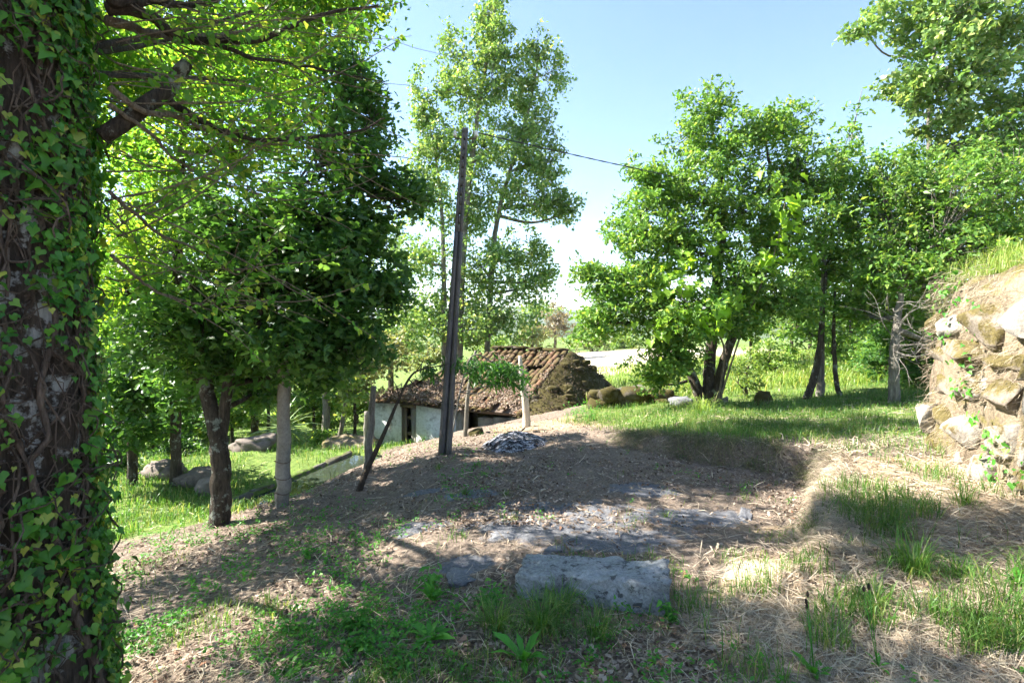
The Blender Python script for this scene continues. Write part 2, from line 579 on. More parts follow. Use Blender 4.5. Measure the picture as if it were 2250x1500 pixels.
def hill_mat():
    k = NT("forested_hill"); co = k.pos()
    n = k.noise(co, .02, 6, .7)
    return k.finish(k.ramp(n, [(.35, (.035, .06, .03)), (.6, (.08, .11, .045)), (.75, (.16, .16, .08))]), 1, None, 0)


M['hill'] = hill_mat()

# ------------------------------------------------------------------ the ground
ctrl = [(-1, -3, 0), (1, -3, 0.02), (0, 0, 0), (-1.5, 1.2, -.03), (1.5, 1.2, .04), (2.6, 1.2, .12)]
for u, v, z in [(700, 1480, -.03), (1125, 1480, 0), (1600, 1480, .03), (2000, 1480, .07), (2240, 1400, .12), (1125, 1340, 0), (1480, 1330, 0),
                (900, 1300, -.03), (600, 1350, -.12), (300, 1400, -.2), (1100, 1150, 0), (1500, 1150, -.02), (1750, 1150, -.03), (1300, 1040, -.03),
                (1700, 1040, -.03), (800, 1150, -.16), (485, 1155, -.5), (300, 1190, -.6), (620, 1110, -.45), (790, 1075, -.32), (975, 995, -.15),
                (1130, 975, -.12), (1240, 935, -.1), (1150, 928, -.36), (1000, 948, -.55), (960, 962, -.70), (830, 988, -.88), (900, 985, -.55)]:
    ctrl.append(tuple(Gp(u, v, z)))
ctrl += [(.2, 12, -.55), (-2, 12.7, -1.3), (-4.3, 13.6, -1.65), (-3.4, 7.1, -.80), (-2.7, 9.5, -.85), (-3.9, 7.2, -.84), (-3.3, 9.7, -.88), (-5.3, 8.2, -.85), (-5.3, 10.6, -.95),
         (-8, 8, -1.0), (-8, 12, -1.3), (-5, 16, -1.9), (-10, 20, -2.2), (-12, 4, -.8), (-6, 4, -.75), (-5, 1, -.4), (-10, 0, -.7), (-6, -4, -.3),
         (1.6, 9, -.1), (3, 8, 0), (5, 8, 0), (3, 11, -.1), (5, 12, -.05), (8, 12, .2), (2, 14, -.5), (5, 20, -.5), (12, 20, .3), (8, 6, .3), (8, 3, .4),
         (5, 2, .15), (4, 4.2, 0), (3.2, 3.5, 0), (6, -3, .2), (0, 30, -1.6), (10, 40, -1.2), (-15, 40, -4), (6, 56, -1.6), (22, 56, -.6), (-30, 30, -4), (30, 20, 1.0), (-30, 0, -2), (30, -10, 1.0), (0, -25, .3)]
ctrl = np.array(ctrl, float)


def _tps(d2):
    return 0.5 * d2 * np.log(np.maximum(d2, 1e-9))


_n = len(ctrl)
_A = np.zeros((_n + 3, _n + 3))
_d2 = ((ctrl[:, None, :2] - ctrl[None, :, :2]) ** 2).sum(-1)
_A[:_n, :_n] = _tps(_d2) + np.eye(_n) * .02
_A[:_n, _n:] = np.c_[np.ones(_n), ctrl[:, :2]]; _A[_n:, :_n] = _A[:_n, _n:].T
_w = np.linalg.solve(_A, np.r_[ctrl[:, 2], 0, 0, 0])


def base_z(x, y):
    out = np.empty_like(x)
    for s in range(0, len(x), 20000):
        a, b = x[s:s + 20000], y[s:s + 20000]
        d2 = (a[:, None] - ctrl[None, :, 0]) ** 2 + (b[:, None] - ctrl[None, :, 1]) ** 2
        out[s:s + 20000] = _tps(d2) @ _w[:_n] + _w[_n] + _w[_n + 1] * a + _w[_n + 2] * b
    return out


# foot of the raised bank that bounds the yard on the right: x, y, height
bank = [(.6, 9.2, 0), (1.0, 8.0, .03), (1.38, 7.2, .10), (1.86, 6.45, .27), (2.54, 6.0, .34), (3.2, 5.5, .40), (2.78, 4.6, .38), (2.24, 3.9, .34), (2.03, 3.38, .26), (1.66, 3.12, .15), (1.3, 3.0, .08), (.95, 2.75, 0), (1.4, 2.0, 0), (3.5, .5, .05), (14, -2, .1), (14, 25, .1), (4, 25, 0)]
_bk = np.array(bank)
_bs = spline(np.vstack([_bk[:14], _bk[14:]]), 400)
_bs = np.vstack([np.stack([np.linspace(_bk[i], _bk[(i + 1) % len(_bk)], 30, endpoint=False) for i in range(len(_bk))]).reshape(-1, 3)])


def inside(x, y, poly):
    r = np.zeros(len(x), bool); n = len(poly)
    for i in range(n):
        x1, y1 = poly[i][:2]; x2, y2 = poly[(i + 1) % n][:2]
        c = ((y1 > y) != (y2 > y))
        r ^= c & (x < (x2 - x1) * (y - y1) / (y2 - y1 + 1e-12) + x1)
    return r


def bank_terms(x, y):
    h = np.zeros(len(x)); dist = np.full(len(x), 9.0)
    m = (x > -.5) & (x < 14) & (y > -3) & (y < 26)
    idx = np.nonzero(m)[0]
    for s in range(0, len(idx), 20000):
        i = idx[s:s + 20000]
        d2 = (x[i, None] - _bs[None, :, 0]) ** 2 + (y[i, None] - _bs[None, :, 1]) ** 2
        w = 1.0 / (d2 + .03) ** 1.6
        h[i] = (w * _bs[None, :, 2]).sum(1) / w.sum(1)
        dist[i] = np.sqrt(d2.min(1))
    ins = inside(x, y, bank)
    return h, np.where(ins, dist, -dist)


CH_A, CH_B = np.array([-3.46, 6.9]), np.array([-2.62, 9.75])       # the water channel


def chan(x, y):
    d = CH_B - CH_A; L = np.linalg.norm(d); d = d / L
    t = (x - CH_A[0]) * d[0] + (y - CH_A[1]) * d[1]
    s = (x - CH_A[0]) * d[1] - (y - CH_A[1]) * d[0]
    return t, s, L


def gz(x, y):
    x = np.atleast_1d(np.asarray(x, float)).ravel(); y = np.atleast_1d(np.asarray(y, float)).ravel()
    r = np.hypot(x, y - 8)
    xx = np.clip(x, -38, 38); yy = np.clip(y, -24, 60)
    z = base_z(xx, yy)
    far = smooth(42, 120, r)
    z = z * (1 - far) + far * (-2.5 - .018 * np.maximum(r - 45, 0))
    h, sd = bank_terms(x, y)
    jag = (fbm(x * 3.1, y * 3.1, 3) - .5) * .16
    z = z + h * .78 * smooth(-.03, .13, sd + jag * 1.2) + smooth(.5, 2.0, sd) * .05 * (y < 9)
    t, s, L = chan(x, y)
    z = z - .34 * smooth(.50, .40, np.abs(s)) * ((t > -.05) & (t < L + .05))
    near = smooth(30, 14, r)
    z = z + near * ((fbm(x * 1.3, y * 1.3, 9) - .5) * .10 + (fbm(x * 6, y * 6, 21, 3) - .5) * .035)
    return z


def gz1(x, y):
    return float(gz(np.array([x]), np.array([y]))[0])


def grade(a, b, n, p):
    return a + (b - a) * (np.linspace(0, 1, n + 1)[1:] ** p)


gx = np.concatenate([grade(-6, -2600, 60, 3.6)[::-1], np.arange(-6, 6.01, .06), grade(6, 2600, 60, 3.6)])
gy = np.concatenate([grade(1.2, -2600, 50, 3.6)[::-1], np.arange(1.2, 9.5, .05), grade(9.5, 2600, 120, 3.4)])
XX, YY = np.meshgrid(gx, gy)
gxx, gyy = XX.ravel(), YY.ravel()
gzz = gz(gxx, gyy)
_h, _sd = bank_terms(gxx, gyy)
n1 = fbm(gxx * .9, gyy * .9, 5)
n2 = fbm(gxx * .25, gyy * .25, 6)
straw_w = smooth(-.25, .15, _sd) * smooth(5.4, 4.9, gyy) + .55 * smooth(.40, .62, n1) * (gyy < 4.2) * (gxx > -1)
straw_w = straw_w + .8 * smooth(1.9, 1.2, np.abs(gxx - 1.2)) * smooth(1.6, .6, np.abs(gyy - 9.3))
lawn = smooth(-2.7, -3.9, gxx - .22 * (gyy - 6.5)) * smooth(4.6, 6.0, gyy) + smooth(-6, -9, gxx)
terr = smooth(.3, .8, _sd) * smooth(5.2, 6.4, gyy) * (gyy < 12)
mead = smooth(11, 13, gyy) * smooth(1.0, 2.0, gxx) + smooth(18, 22, gyy)
grass_w = np.clip(lawn + .62 * terr + mead, 0, 1)
field = smooth(24, 26, gyy) * smooth(62, 58, gyy) * smooth(2.6, 3.6, gxx) * smooth(22, 16, gxx)


def pix(x, y, z):
    return 1125 + x / np.maximum(y, .1) * FPX, HOR + (EYE - z) / np.maximum(y, .1) * FPX


rocky = np.zeros(len(gxx))
for (cx, cy, rx, ry) in [(.15, 4.0, .36, .20), (.75, 3.8, .36, .18), (-.75, 4.2, .24, .14), (1.55, 4.35, .42, .22), (-.3, 3.45, .16, .12), (.1, 4.6, .3, .14), (1.3, 5.1, .35, .2), (-.35, 5.0, .2, .12), (-.9, 5.3, .25, .1)]:
    rocky = np.maximum(rocky, 1.05 - .55 * np.hypot((gxx - cx) / rx, (gyy - cy) / ry))
rocky = np.maximum(rocky, .50 * smooth(1.25, .55, np.hypot((gxx - .55) / 1.35, (gyy - 4.15) / .75)))
rocky = np.clip(rocky, 0, 1)
field = np.maximum(field, .75 * smooth(1.15, .6, np.hypot((gxx - 1.66) / .36, (gyy - 3.27) / .2) + .5 * (n1 - .5)))  # pale oval paints the sun patch beside the granite block into the ground colour
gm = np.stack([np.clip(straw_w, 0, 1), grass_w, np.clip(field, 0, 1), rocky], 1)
nx, ny = len(gx), len(gy)
ii = (np.arange(ny - 1)[:, None] * nx + np.arange(nx - 1)[None]).ravel()
quads = np.stack([ii, ii + 1, ii + 1 + nx, ii + nx], 1)
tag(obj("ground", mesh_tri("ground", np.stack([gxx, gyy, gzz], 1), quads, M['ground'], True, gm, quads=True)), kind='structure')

# far hills beyond the valley
def hills(d0, top, seed, wid):
    u = np.linspace(-2.2, 2.2, 260); vv = np.linspace(0, 1, 14)
    U, W = np.meshgrid(u, vv)
    R = d0 + W * wid
    prof = .55 + .6 * fbm(U * 2.2 + 9, U * 0 + seed, seed, 5)
    z = -40 + (top + 40) * prof * np.sin(W * np.pi * .5 + .02) ** .8 + (fbm(U * 14, W * 3, seed + 4) - .5) * 14 * W
    Vv = np.stack([np.sin(U) * R, np.cos(U) * R, z], -1).reshape(-1, 3)
    nu = len(u); q = (np.arange(13)[:, None] * nu + np.arange(nu - 1)[None]).ravel()
    return Vv, np.stack([q, q + 1, q + 1 + nu, q + nu], 1)


V_, Q_ = hills(1300, 92, 3, 700)
tag(obj("hills", mesh_tri("hills", V_, Q_, M['hill'], True, quads=True)), kind='structure')
V_, Q_ = hills(520, 6, 8, 300)
tag(obj("hills_low", mesh_tri("hills_low", V_, Q_, M['hill'], True, quads=True)), kind='structure')

# the water in the irrigation channel
_d = (CH_B - CH_A) / np.linalg.norm(CH_B - CH_A); _nn = np.array([_d[1], -_d[0]])
wl = []
for t in (-.02, 2.99):
    for s in (-.46, .46):
        wl.append([*(CH_A + _d * t + _nn * s), -.90])
tag(obj("water", mesh_tri("water", wl, [[0, 1, 3], [0, 3, 2]], M['water'])), kind='structure')

# ------------------------------------------------------------------ stones
def rock(size, seed, n=4, box=.55, rough=.12, chips=5, deep=.8):
    """stone: a cube pulled towards a ball, then knocked about; n cells per side"""
    r = np.random.default_rng(seed)
    g = np.linspace(-1, 1, n + 1)
    vid = {}; V = []; Tq = []

    def vtx(p):
        key = tuple(np.round(p, 5))
        if key not in vid:
            vid[key] = len(V); V.append(p)
        return vid[key]
    for ax in range(3):
        for sgn in (-1, 1):
            for i in range(n):
                for j in range(n):
                    c = []
                    for a, b in ((0, 0), (1, 0), (1, 1), (0, 1)):
                        p = np.zeros(3); p[ax] = sgn; p[(ax + 1) % 3] = g[i + a]; p[(ax + 2) % 3] = g[j + b]
                        c.append(vtx(p))
                    if sgn < 0:
                        c = c[::-1]
                    Tq += [[c[0], c[1], c[2]], [c[0], c[2], c[3]]]
    V = np.array(V)
    sph = norm(V)
    W = V * box + sph * (1 - box) * 1.25
    dsp = np.zeros(len(W))
    for k in range(7):
        f = r.normal(0, 1.0 + k * .7, 3)
        dsp += np.sin(sph @ f * 1.6 + r.uniform(0, 6.28)) * rough / (1 + k * .35)
    for k in range(chips):                                  # chipped faces
        nrm = norm(r.normal(0, 1, 3)); lim = r.uniform(.72, .95) if chips == 5 else r.uniform(.62, .98)
        ov = np.maximum(W @ nrm - lim, 0); W = W - ov[:, None] * nrm * deep
    W = W * (1 + dsp[:, None]) * np.array(size) * .5
    return W, np.array(Tq)


def rot_z(a):
    c, s = math.cos(a), math.sin(a)
    return np.array([[c, -s, 0], [s, c, 0], [0, 0, 1]])


# ------------------------------------------------------------------ the ruined shed
ER = np.array([0.21, 12.0]); EL = np.array([-4.12, 14.2]); EZ = -.46
e_dir = (EL - ER) / np.linalg.norm(EL - ER); LEN = float(np.linalg.norm(EL - ER))
p_dir = np.array([e_dir[1], -e_dir[0]])
if p_dir[1] < 0: p_dir = -p_dir
RUN, RISE = 3.27, 1.33
SL = math.hypot(RUN, RISE)
PITCH = math.atan2(RISE, RUN)
HIPL = 2.35                                                # the hip takes this length off the ridge on the far left


def roof_pt(a, s, lift=0.0):
    """a metres along the eave from the right corner, s metres up the slope"""
    xy = ER + e_dir * a + p_dir * (s * math.cos(PITCH))
    z = EZ + s * math.sin(PITCH)
    n = np.array([-p_dir[0] * math.sin(PITCH), -p_dir[1] * math.sin(PITCH), math.cos(PITCH)])
    sag = -.10 * math.sin(min(max(a / LEN, 0), 1) * math.pi) * math.sin(min(max(s / SL, 0), 1) * math.pi) + .03 * math.sin(a * 2.3 + s)
    return np.array([xy[0], xy[1], z]) + n * (lift + sag)


shed = thing("ruined_shed", "small ruined stone shed with sagging mossy clay tile roof and patchy white plaster wall", "shed", (ER[0], ER[1], -1.7))
SO = np.array([ER[0], ER[1], -1.7])


def part(name, me, parent=shed, org=SO):
    return obj(name, me, parent)


def quadbox(b, a0, a1, t0, t1, z0, z1):
    """wall block in shed coordinates: a along the eave, t inwards from the eave line"""
    c = []
    for a in (a0, a1):
        for t in (t0, t1):
            xy = ER + e_dir * a + p_dir * t
            for z in (z0, z1):
                c.append([xy[0], xy[1], z])
    c = np.array(c)
    b.add(c, [[0, 1, 3], [0, 3, 2], [4, 6, 7], [4, 7, 5], [0, 4, 5], [0, 5, 1], [2, 3, 7], [2, 7, 6], [0, 2, 6], [0, 6, 4], [1, 5, 7], [1, 7, 3]])


W0, W1 = .18, .55
ZT = EZ - .02
DOOR_A0, DOOR_A1 = 3.18, 3.72
b = MB(); quadbox(b, 1.95, DOOR_A0, W0, W1, -2.3, ZT); part("wall", b.mesh("wall", M['plaster'], org=SO))
b = MB(); quadbox(b, DOOR_A1, LEN - .12, W0, W1, -2.3, ZT); part("wall", b.mesh("wall", M['plaster'], org=SO))
b = MB(); quadbox(b, DOOR_A0, DOOR_A1, W0 + .002, W1, ZT - .12, ZT - .001); part("lintel", b.mesh("lintel", M['plank'], org=SO))
b = MB(); quadbox(b, LEN - .5, LEN - .121, W1 + .002, 5.6, -2.6, ZT - .03); part("wall", b.mesh("wall", M['plaster'], org=SO))
b = MB(); quadbox(b, .3, LEN - .501, 5.3, 5.6, -2.3, ZT - .03); part("wall", b.mesh("wall", M['plaster'], org=SO))
# the right stretch of the front: low stone courses with an open dark bay under the eave
for i, (a0, a1, z1) in enumerate([(.05, .42, -.62), (.45, .85, -.66), (.88, 1.30, -.70)]):
    b = MB(); quadbox(b, a0, a1, W0 + .02 * i, W1, -1.6, z1); part("stone_block", b.mesh("stone_block", M['post'], org=SO))
b = MB(); quadbox(b, 1.72, 1.945, W0 + .03, W1, -2.0, ZT - .004); part("pier", b.mesh("pier", M['post'], org=SO))
b = MB(); quadbox(b, 0, 1.7, .62, .72, -2.0, ZT - .1); part("inner_wall", b.mesh("inner_wall", M['moss_stone'], org=SO))
b = MB(); quadbox(b, -.05, 1.75, W0 - .02, W0 + .12, ZT - .09, ZT - .002); part("beam", b.mesh("beam", M['plank'], org=SO))
# door of old boards, one missing
for i, (a0, a1, mt) in enumerate([(DOOR_A0 + .01, DOOR_A0 + .11, 'plank_grey'), (DOOR_A0 + .115, DOOR_A0 + .20, 'plank_grey'), (DOOR_A0 + .36, DOOR_A0 + .45, 'plank'), (DOOR_A0 + .455, DOOR_A1 - .01, 'plank')]):
    b = MB(); quadbox(b, a0, a1, W0 + .05, W0 + .085, -2.2, ZT - .125); part("door_plank", b.mesh("door_plank", M[mt], org=SO))
for z in (-.92, -1.35):
    b = MB(); quadbox(b, DOOR_A0 + .02, DOOR_A1 - .02, W0 + .09, W0 + .12, z, z + .08); part("door_rail", b.mesh("door_rail", M['plank'], org=SO))
b = MB(); quadbox(b, 1.9, LEN - .6, 2.2, 2.3, -2.3, ZT); part("inner_wall", b.mesh("inner_wall", M['moss_stone'], org=SO))

# roof boards under the tiles, then the tiles one by one
deck = MB(); na, ns = 24, 12
VV = []
for si in range(ns + 1):
    s = SL * si / ns
    amax = LEN - HIPL * si / ns
    for ai in range(na + 1):
        VV.append(roof_pt(amax * ai / na, s, -.05))
VV = np.array(VV); q = (np.arange(ns)[:, None] * (na + 1) + np.arange(na)[None]).ravel()
TT = np.concatenate([np.stack([q, q + 1, q + na + 2], 1), np.stack([q, q + na + 2, q + na + 1], 1)])
keep = np.ones(len(TT), bool)
cen = VV[TT].mean(1)
hole = roof_pt(.62, 2.35, 0)
keep &= np.linalg.norm((cen - hole) * np.array([1, 1, 1.0]), axis=1) > .33
deck.add(VV, TT[keep])
# hipped end and far slope
c0 = roof_pt(LEN, 0, -.05); c1 = roof_pt(LEN - HIPL, SL, -.05); c2 = c0 + np.array([*(p_dir * RUN * 2), 0]); r0 = roof_pt(0, SL, -.05); r1 = roof_pt(0, 0, -.05) + np.array([*(p_dir * RUN * 2), 0])
deck.add([c0, c1, c2], [[0, 2, 1]]); deck.add([c1, r0, r1, c2], [[0, 3, 2], [0, 2, 1]])
part("roof", deck.mesh("roof", M['plank'], org=SO))


def tile_mesh(L, r0, r1, th=.014, seg=5):
    V = []; T = []
    for x, r in ((0, r0), (L, r1)):
        for rr in (r, r - th):
            for k in range(seg + 1):
                a = math.pi * k / seg
                V.append([x, math.cos(a) * rr, math.sin(a) * rr * .75])
    m = seg + 1
    for k in range(seg):
        T += [[k, k + 1, 2 * m + k + 1], [k, 2 * m + k + 1, 2 * m + k]]
        T += [[m + k, 3 * m + k + 1, m + k + 1], [m + k, 3 * m + k, 3 * m + k + 1]]
        T += [[k, m + k + 1, k + 1], [k, m + k, m + k + 1]]
        T += [[2 * m + k, 2 * m + k + 1, 3 * m + k + 1], [2 * m + k, 3 * m + k + 1, 3 * m + k]]
    return mesh_tri("roof_tile", V, T, M['tile'])


tm = tile_mesh(.40, .088, .072)
pan = tile_mesh(.40, .088, .088)
roofp = [c for c in shed.children if c.name.startswith("roof")][0]
ux = np.array([p_dir[0] * math.cos(PITCH), p_dir[1] * math.cos(PITCH), math.sin(PITCH)])
un = np.array([-p_dir[0] * math.sin(PITCH), -p_dir[1] * math.sin(PITCH), math.cos(PITCH)])
uy = np.cross(un, ux)
from mathutils import Matrix
rt = random.Random(5)
ncol, nrow = 25, 11
pitch_a = LEN / ncol
for c in range(ncol):
    for rw in range(nrow):
        a = (c + .5) * pitch_a; s = rw * SL / nrow - .05
        if a > LEN - HIPL * (s + .2) / SL:
            continue
        g = math.hypot(a - .62, (s + .15) - 2.35)
        if g < .30 or rt.random() < .05:
            continue
        cpos = roof_pt(a + rt.gauss(0, .012), s + rt.gauss(0, .03), .0 + rt.uniform(0, .015))
        yaw = rt.gauss(0, .075) + (rt.gauss(0, .25) if rt.random() < .06 else 0)
        ax = ux * math.cos(yaw) + uy * math.sin(yaw)
        tilt = .03 + rt.gauss(0, .02)
        az = norm(un - ax * tilt); ay = np.cross(az, ax)
        o = bpy.data.objects.new("roof_tile", tm); COL.objects.link(o); o.parent = roofp
        mt4 = Matrix(((ax[0], ay[0], az[0], cpos[0] - SO[0]), (ax[1], ay[1], az[1], cpos[1] - SO[1]), (ax[2], ay[2], az[2], cpos[2] - SO[2]), (0, 0, 0, 1)))
        o.matrix_local = mt4
# stone ledges along the ridge
for i in range(6):
    a0 = .05 + i * .42
    V, T = rock((.46, .32, .09), 60 + i, 3, .8, .06)
    R = np.stack([np.r_[e_dir, 0], np.r_[p_dir, 0], [0, 0, 1]], 1)
    c = roof_pt(a0 + .2, SL - .02, .06)
    part("ridge_slab", mesh_tri("ridge_slab", V @ R.T + c - SO, T, M['moss_stone'], True))
# overgrown gable end on the right
gs, go = 44, 22
V = []
for i in range(gs + 1):
    s = -.15 + (SL * 1.55 + .15) * i / gs
    if s <= SL:
        q_ = roof_pt(0, s, 0)
    else:
        q_ = roof_pt(0, SL, 0) + np.array([*(p_dir * (s - SL)), -(s - SL) * .45])
    zg = gz1(q_[0] + .7, q_[1]) - .1
    for j in range(go + 1):
        o_ = 1.15 * j / go
        w_ = min(o_ / 1.1, 1)
        nz_ = (float(fbm(np.array([s * 2.1]), np.array([o_ * 2.6]), 61)[0]) - .5)
        V.append([*(q_[:2] - e_dir * (o_ - .02 + nz_ * .12)), q_[2] * (1 - w_ ** 1.7) + zg * w_ ** 1.7 + nz_ * .26 * (.35 + w_) * (1 - w_ ** 4)])
V = np.array(V); q = (np.arange(gs)[:, None] * (go + 1) + np.arange(go)[None]).ravel()
part("gable_bank", mesh_tri("gable_bank", V - SO, np.stack([q, q + 1, q + go + 2, q + go + 1], 1), M['moss_stone'], True, quads=True))
gr_ = np.random.default_rng(21)
gV = V.reshape(gs + 1, go + 1, 3)
for i in range(30):
    c = gV[gr_.integers(1, gs - 6), gr_.integers(1, go - 5)]
    sz = gr_.uniform(.16, .36)
    V, T = rock((sz, sz * gr_.uniform(.6, 1.0), sz * gr_.uniform(.4, .6)), 100 + i, 3, .85, .10)
    part("gable_stone", mesh_tri("gable_stone", V @ rot_z(gr_.uniform(0, 3)).T + c - SO, T, M['moss_stone'], True))
n = 3800
gp_ = gV[gr_.integers(0, gs, n), gr_.integers(0, go, n)] + gr_.normal(0, .07, (n, 3)) * [1, 1, .5] + [0, 0, .03]
X = gr_.normal(0, 1, (n, 3)); Z = norm(gr_.normal(0, .5, (n, 3)) + [0, 0, .8])
V, T = place(LEAF['quad'], gp_, norm(X - (X * Z).sum(1, keepdims=True) * Z), Z, gr_.uniform(.03, .07, n))
o = part("leaf_drift", mesh_tri("leaf_drift", V - SO, T, M['old_litter'])); tag(o, kind='stuff')
b = MB(); quadbox(b, -.22, .02, .25, 5.2, -2.0, EZ + .05)
part("gable_wall", b.mesh("gable_wall", M['moss_stone'], org=SO))
b = MB()
a_, b_, c_ = [np.array([*(ER + e_dir * -.2 + p_dir * t), z]) for t, z in ((.2, EZ), (RUN, EZ + RISE - .12), (RUN * 2 - .2, EZ))]
k_ = np.array([*(e_dir * .19), 0])
b.add([a_, b_, c_, a_ + k_, b_ + k_, c_ + k_], [[0, 1, 2], [3, 5, 4], [0, 3, 4], [0, 4, 1], [1, 4, 5], [1, 5, 2]])
part("gable_wall", b.mesh("gable_wall", M['moss_stone'], org=SO))

# drifts of leaves on the roof
rl = np.random.default_rng(33); N = 16000
aa = rl.uniform(0, LEN, N); ss = rl.beta(1.1, 1.7, N) * SL
kp = (aa < LEN - HIPL * ss / SL) & (fbm(aa * 1.5, ss * 1.1, 44) + .25 * (aa / LEN > .86) + .12 * (ss < .9) - .05 * (ss / SL) > .51)
aa, ss = aa[kp], ss[kp]
pp = np.array([roof_pt(a, s, .075 + rl.uniform(0, .035)) for a, s in zip(aa, ss)])
X = rl.normal(0, 1, (len(pp), 3)); Z = rl.normal(0, .5, (len(pp), 3)) + un
V, T = place(LEAF['quad'], pp, X - (X * norm(Z)).sum(1, keepdims=True) * norm(Z), Z, rl.uniform(.03, .07, len(pp)))
o = obj("leaf_drift", mesh_tri("leaf_drift", V - SO, T, M['litter']), shed); tag(o, kind='stuff')

# ------------------------------------------------------------------ mossy wall beside the shed
mw = thing("mossy_wall", "low dark mossy stone wall between the shed gable and the oak", "wall", (1.9, 10.6, -.4))
MO = np.array([1.9, 10.6, -.4])
gr_ = np.random.default_rng(31)
for i in range(26):
    t = i % 9; lay = i // 9
    u = 1300 + t * 22 + gr_.uniform(-6, 6) + lay * 5
    d = 10.9 + lay * .06 - t * .05
    c = P(u, 905 - lay * 19, d)
    V, T = rock((gr_.uniform(.26, .36), .4, gr_.uniform(.2, .27)), 150 + i, 3, .7, .1)
    obj("stone", mesh_tri("stone", V @ rot_z(gr_.uniform(-.4, .4)).T + c - MO, T, M['moss_stone'], True), mw)
for i, (u, v, d, w, lab) in enumerate([(1341, 866, 10.8, .46, "brown mossy round boulder on the mossy wall nearer the shed"), (1396, 868, 10.7, .48, "dark mossy round boulder with a pale lichen spot on the mossy wall")]):
    V, T = rock((w, .42, .33), 190 + i, 5, .35, .07)
    c = P(u, v, d)
    o = obj("boulder", mesh_tri("boulder", V, T, M['moss_stone'], True), None, tuple(c)); tag(o, lab, "boulder")
# flat bed of dry straw behind that wall
V, T = rock((1.5, 2.2, .34), 195, 8, .85, .06)
o = obj("straw_mound", mesh_tri("straw_mound", V, T, M['curb'], True), None, tuple(P(1392, 868, 12.6))); tag(o, "flat mound of grey dry straw behind the mossy boulders", "mound")

# ------------------------------------------------------------------ dry stone wall on the right
WA, WB = np.array([3.3, 1.7]), np.array([4.47, 5.55])
wd = (WB - WA) / np.linalg.norm(WB - WA); WL = float(np.linalg.norm(WB - WA)); wnrm = np.array([wd[1], -wd[0]])    # wnrm points away from the yard
dw = thing("dry_stone_wall", "tall crumbling dry stone wall in full sun, overgrown with moss and straw", "wall", (*WA, .2))
DO = np.array([*WA, .2])
# earth core
ncs, nch = 60, 24
V = []
for i in range(ncs + 1):
    s = WL * i / ncs
    top = 2.32 - .26 * s / WL + .12 * (float(fbm(np.array([s * 2.]), np.array([1.]), 12)[0]) - .5) - .35 * max(0, (s - WL + .35) / .35) ** 2
    for j in range(nch + 1):
        f = j / nch
        if f < .7:
            h = f / .7; z = .0 + (top) * h
            off = .02 + .10 * h ** 1.3 + .10 * (float(fbm(np.array([s * 3.]), np.array([h * 5.]), 14)[0]) - .5) + .10 * h ** 8
        else:
            h = (f - .7) / .3; z = top + .16 * math.sin(h * math.pi) - .1 * h; off = .24 + h * 1.86
        pullin = max(0, (s - WL + .3) / .3) ** 2 * .25 * 0
        xy = WA + wd * (s + .05 * float(fbm(np.array([z * 4.]), np.array([s]), 15)[0])) + wnrm * (off + pullin)
        V.append([xy[0], xy[1], z])
V = np.array(V); q = (np.arange(ncs)[:, None] * (nch + 1) + np.arange(nch)[None]).ravel(); m_ = nch + 1
T = np.concatenate([np.stack([q, q + 1, q + m_ + 1], 1), np.stack([q, q + m_ + 1, q + m_], 1)])
# closing face at the far end
endi = np.arange(ncs * m_, ncs * m_ + m_); V = np.vstack([V, V[endi].mean(0), [*(WB + wnrm * 2.1), -.1]])
T = np.concatenate([T, np.stack([endi[:-1], np.full(nch, len(V) - 2), endi[1:]], 1)[:, [0, 1, 2]], [[endi[-1], len(V) - 2, len(V) - 1], [len(V) - 1, len(V) - 2, endi[0]]]])
obj("earth_core", mesh_tri("earth_core", V - DO, T, M['earth'], True), dw)
gr_ = np.random.default_rng(77)
wall_pts = []
z = .12; course = 0
while z < 1.72:
    hgt = gr_.uniform(.24, .38); s = -.1 + gr_.uniform(0, .3)
    while s < WL - .12:
        ln = gr_.uniform(.24, .62)
        hh = hgt * gr_.uniform(.8, 1.05)
        hrel = (z + hh / 2) / 2.1
        off = .02 + .10 * hrel ** 1.3 + gr_.uniform(-.10, .02)
        xy = WA + wd * (s + ln / 2) + wnrm * (off + .10)
        R = np.stack([np.r_[wd, 0], np.r_[wnrm, 0], [0, 0, 1]], 1) @ rot_z(gr_.normal(0, .10))
        V, T = rock((ln * 1.08, .36, hh * 1.08), 300 + course * 40 + int(s * 17), 8, .80, .045, 16, .97)
        mt = 'wall_stone' if gr_.random() < .5 else 'wall_moss'
        obj("stone", mesh_tri("stone", V @ R.T + np.array([*xy, z + hh / 2 + gr_.normal(0, .02)]) - DO, T, M[mt], False), dw)
        s += ln + gr_.uniform(0, .10)
    z += hgt; course += 1
print("wall stones", len(dw.children))

# ------------------------------------------------------------------ granite block in the foreground
b0 = np.array([.02, 3.02]); b1 = np.array([.88, 2.83])
bd = (b1 - b0) / np.linalg.norm(b1 - b0); bl = float(np.linalg.norm(b1 - b0)); bn = np.array([-bd[1], bd[0]])
ng = 28; V = []; T = []
V, T = rock((bl, .30, .30), 401, 30, .985, .004, 0)
q_ = V / np.array([bl, .30, .30]) * 2
edge_ = np.sort(np.abs(q_), 1)[:, 1]                       # near 1 along the arrises
chip_ = np.maximum(0, fbm(V[:, 0] * 7 + 3, V[:, 1] * 9 + V[:, 2] * 9, 53, 4) - .42) * np.clip((edge_ - .72) / .25, 0, 1)
V = V - norm(V * [.4, 1, 1]) * chip_[:, None] * .16
V = V + .022 * np.stack([fbm(V[:, 0] * 8 + i * 7, V[:, 2] * 8 + V[:, 1] * 6, 50 + i) - .5 for i in range(3)], 1) * 2 + .008 * np.stack([fbm(V[:, 0] * 40 + i * 7, V[:, 2] * 40 + V[:, 1] * 31, 57 + i, 2) - .5 for i in range(3)], 1) * 2
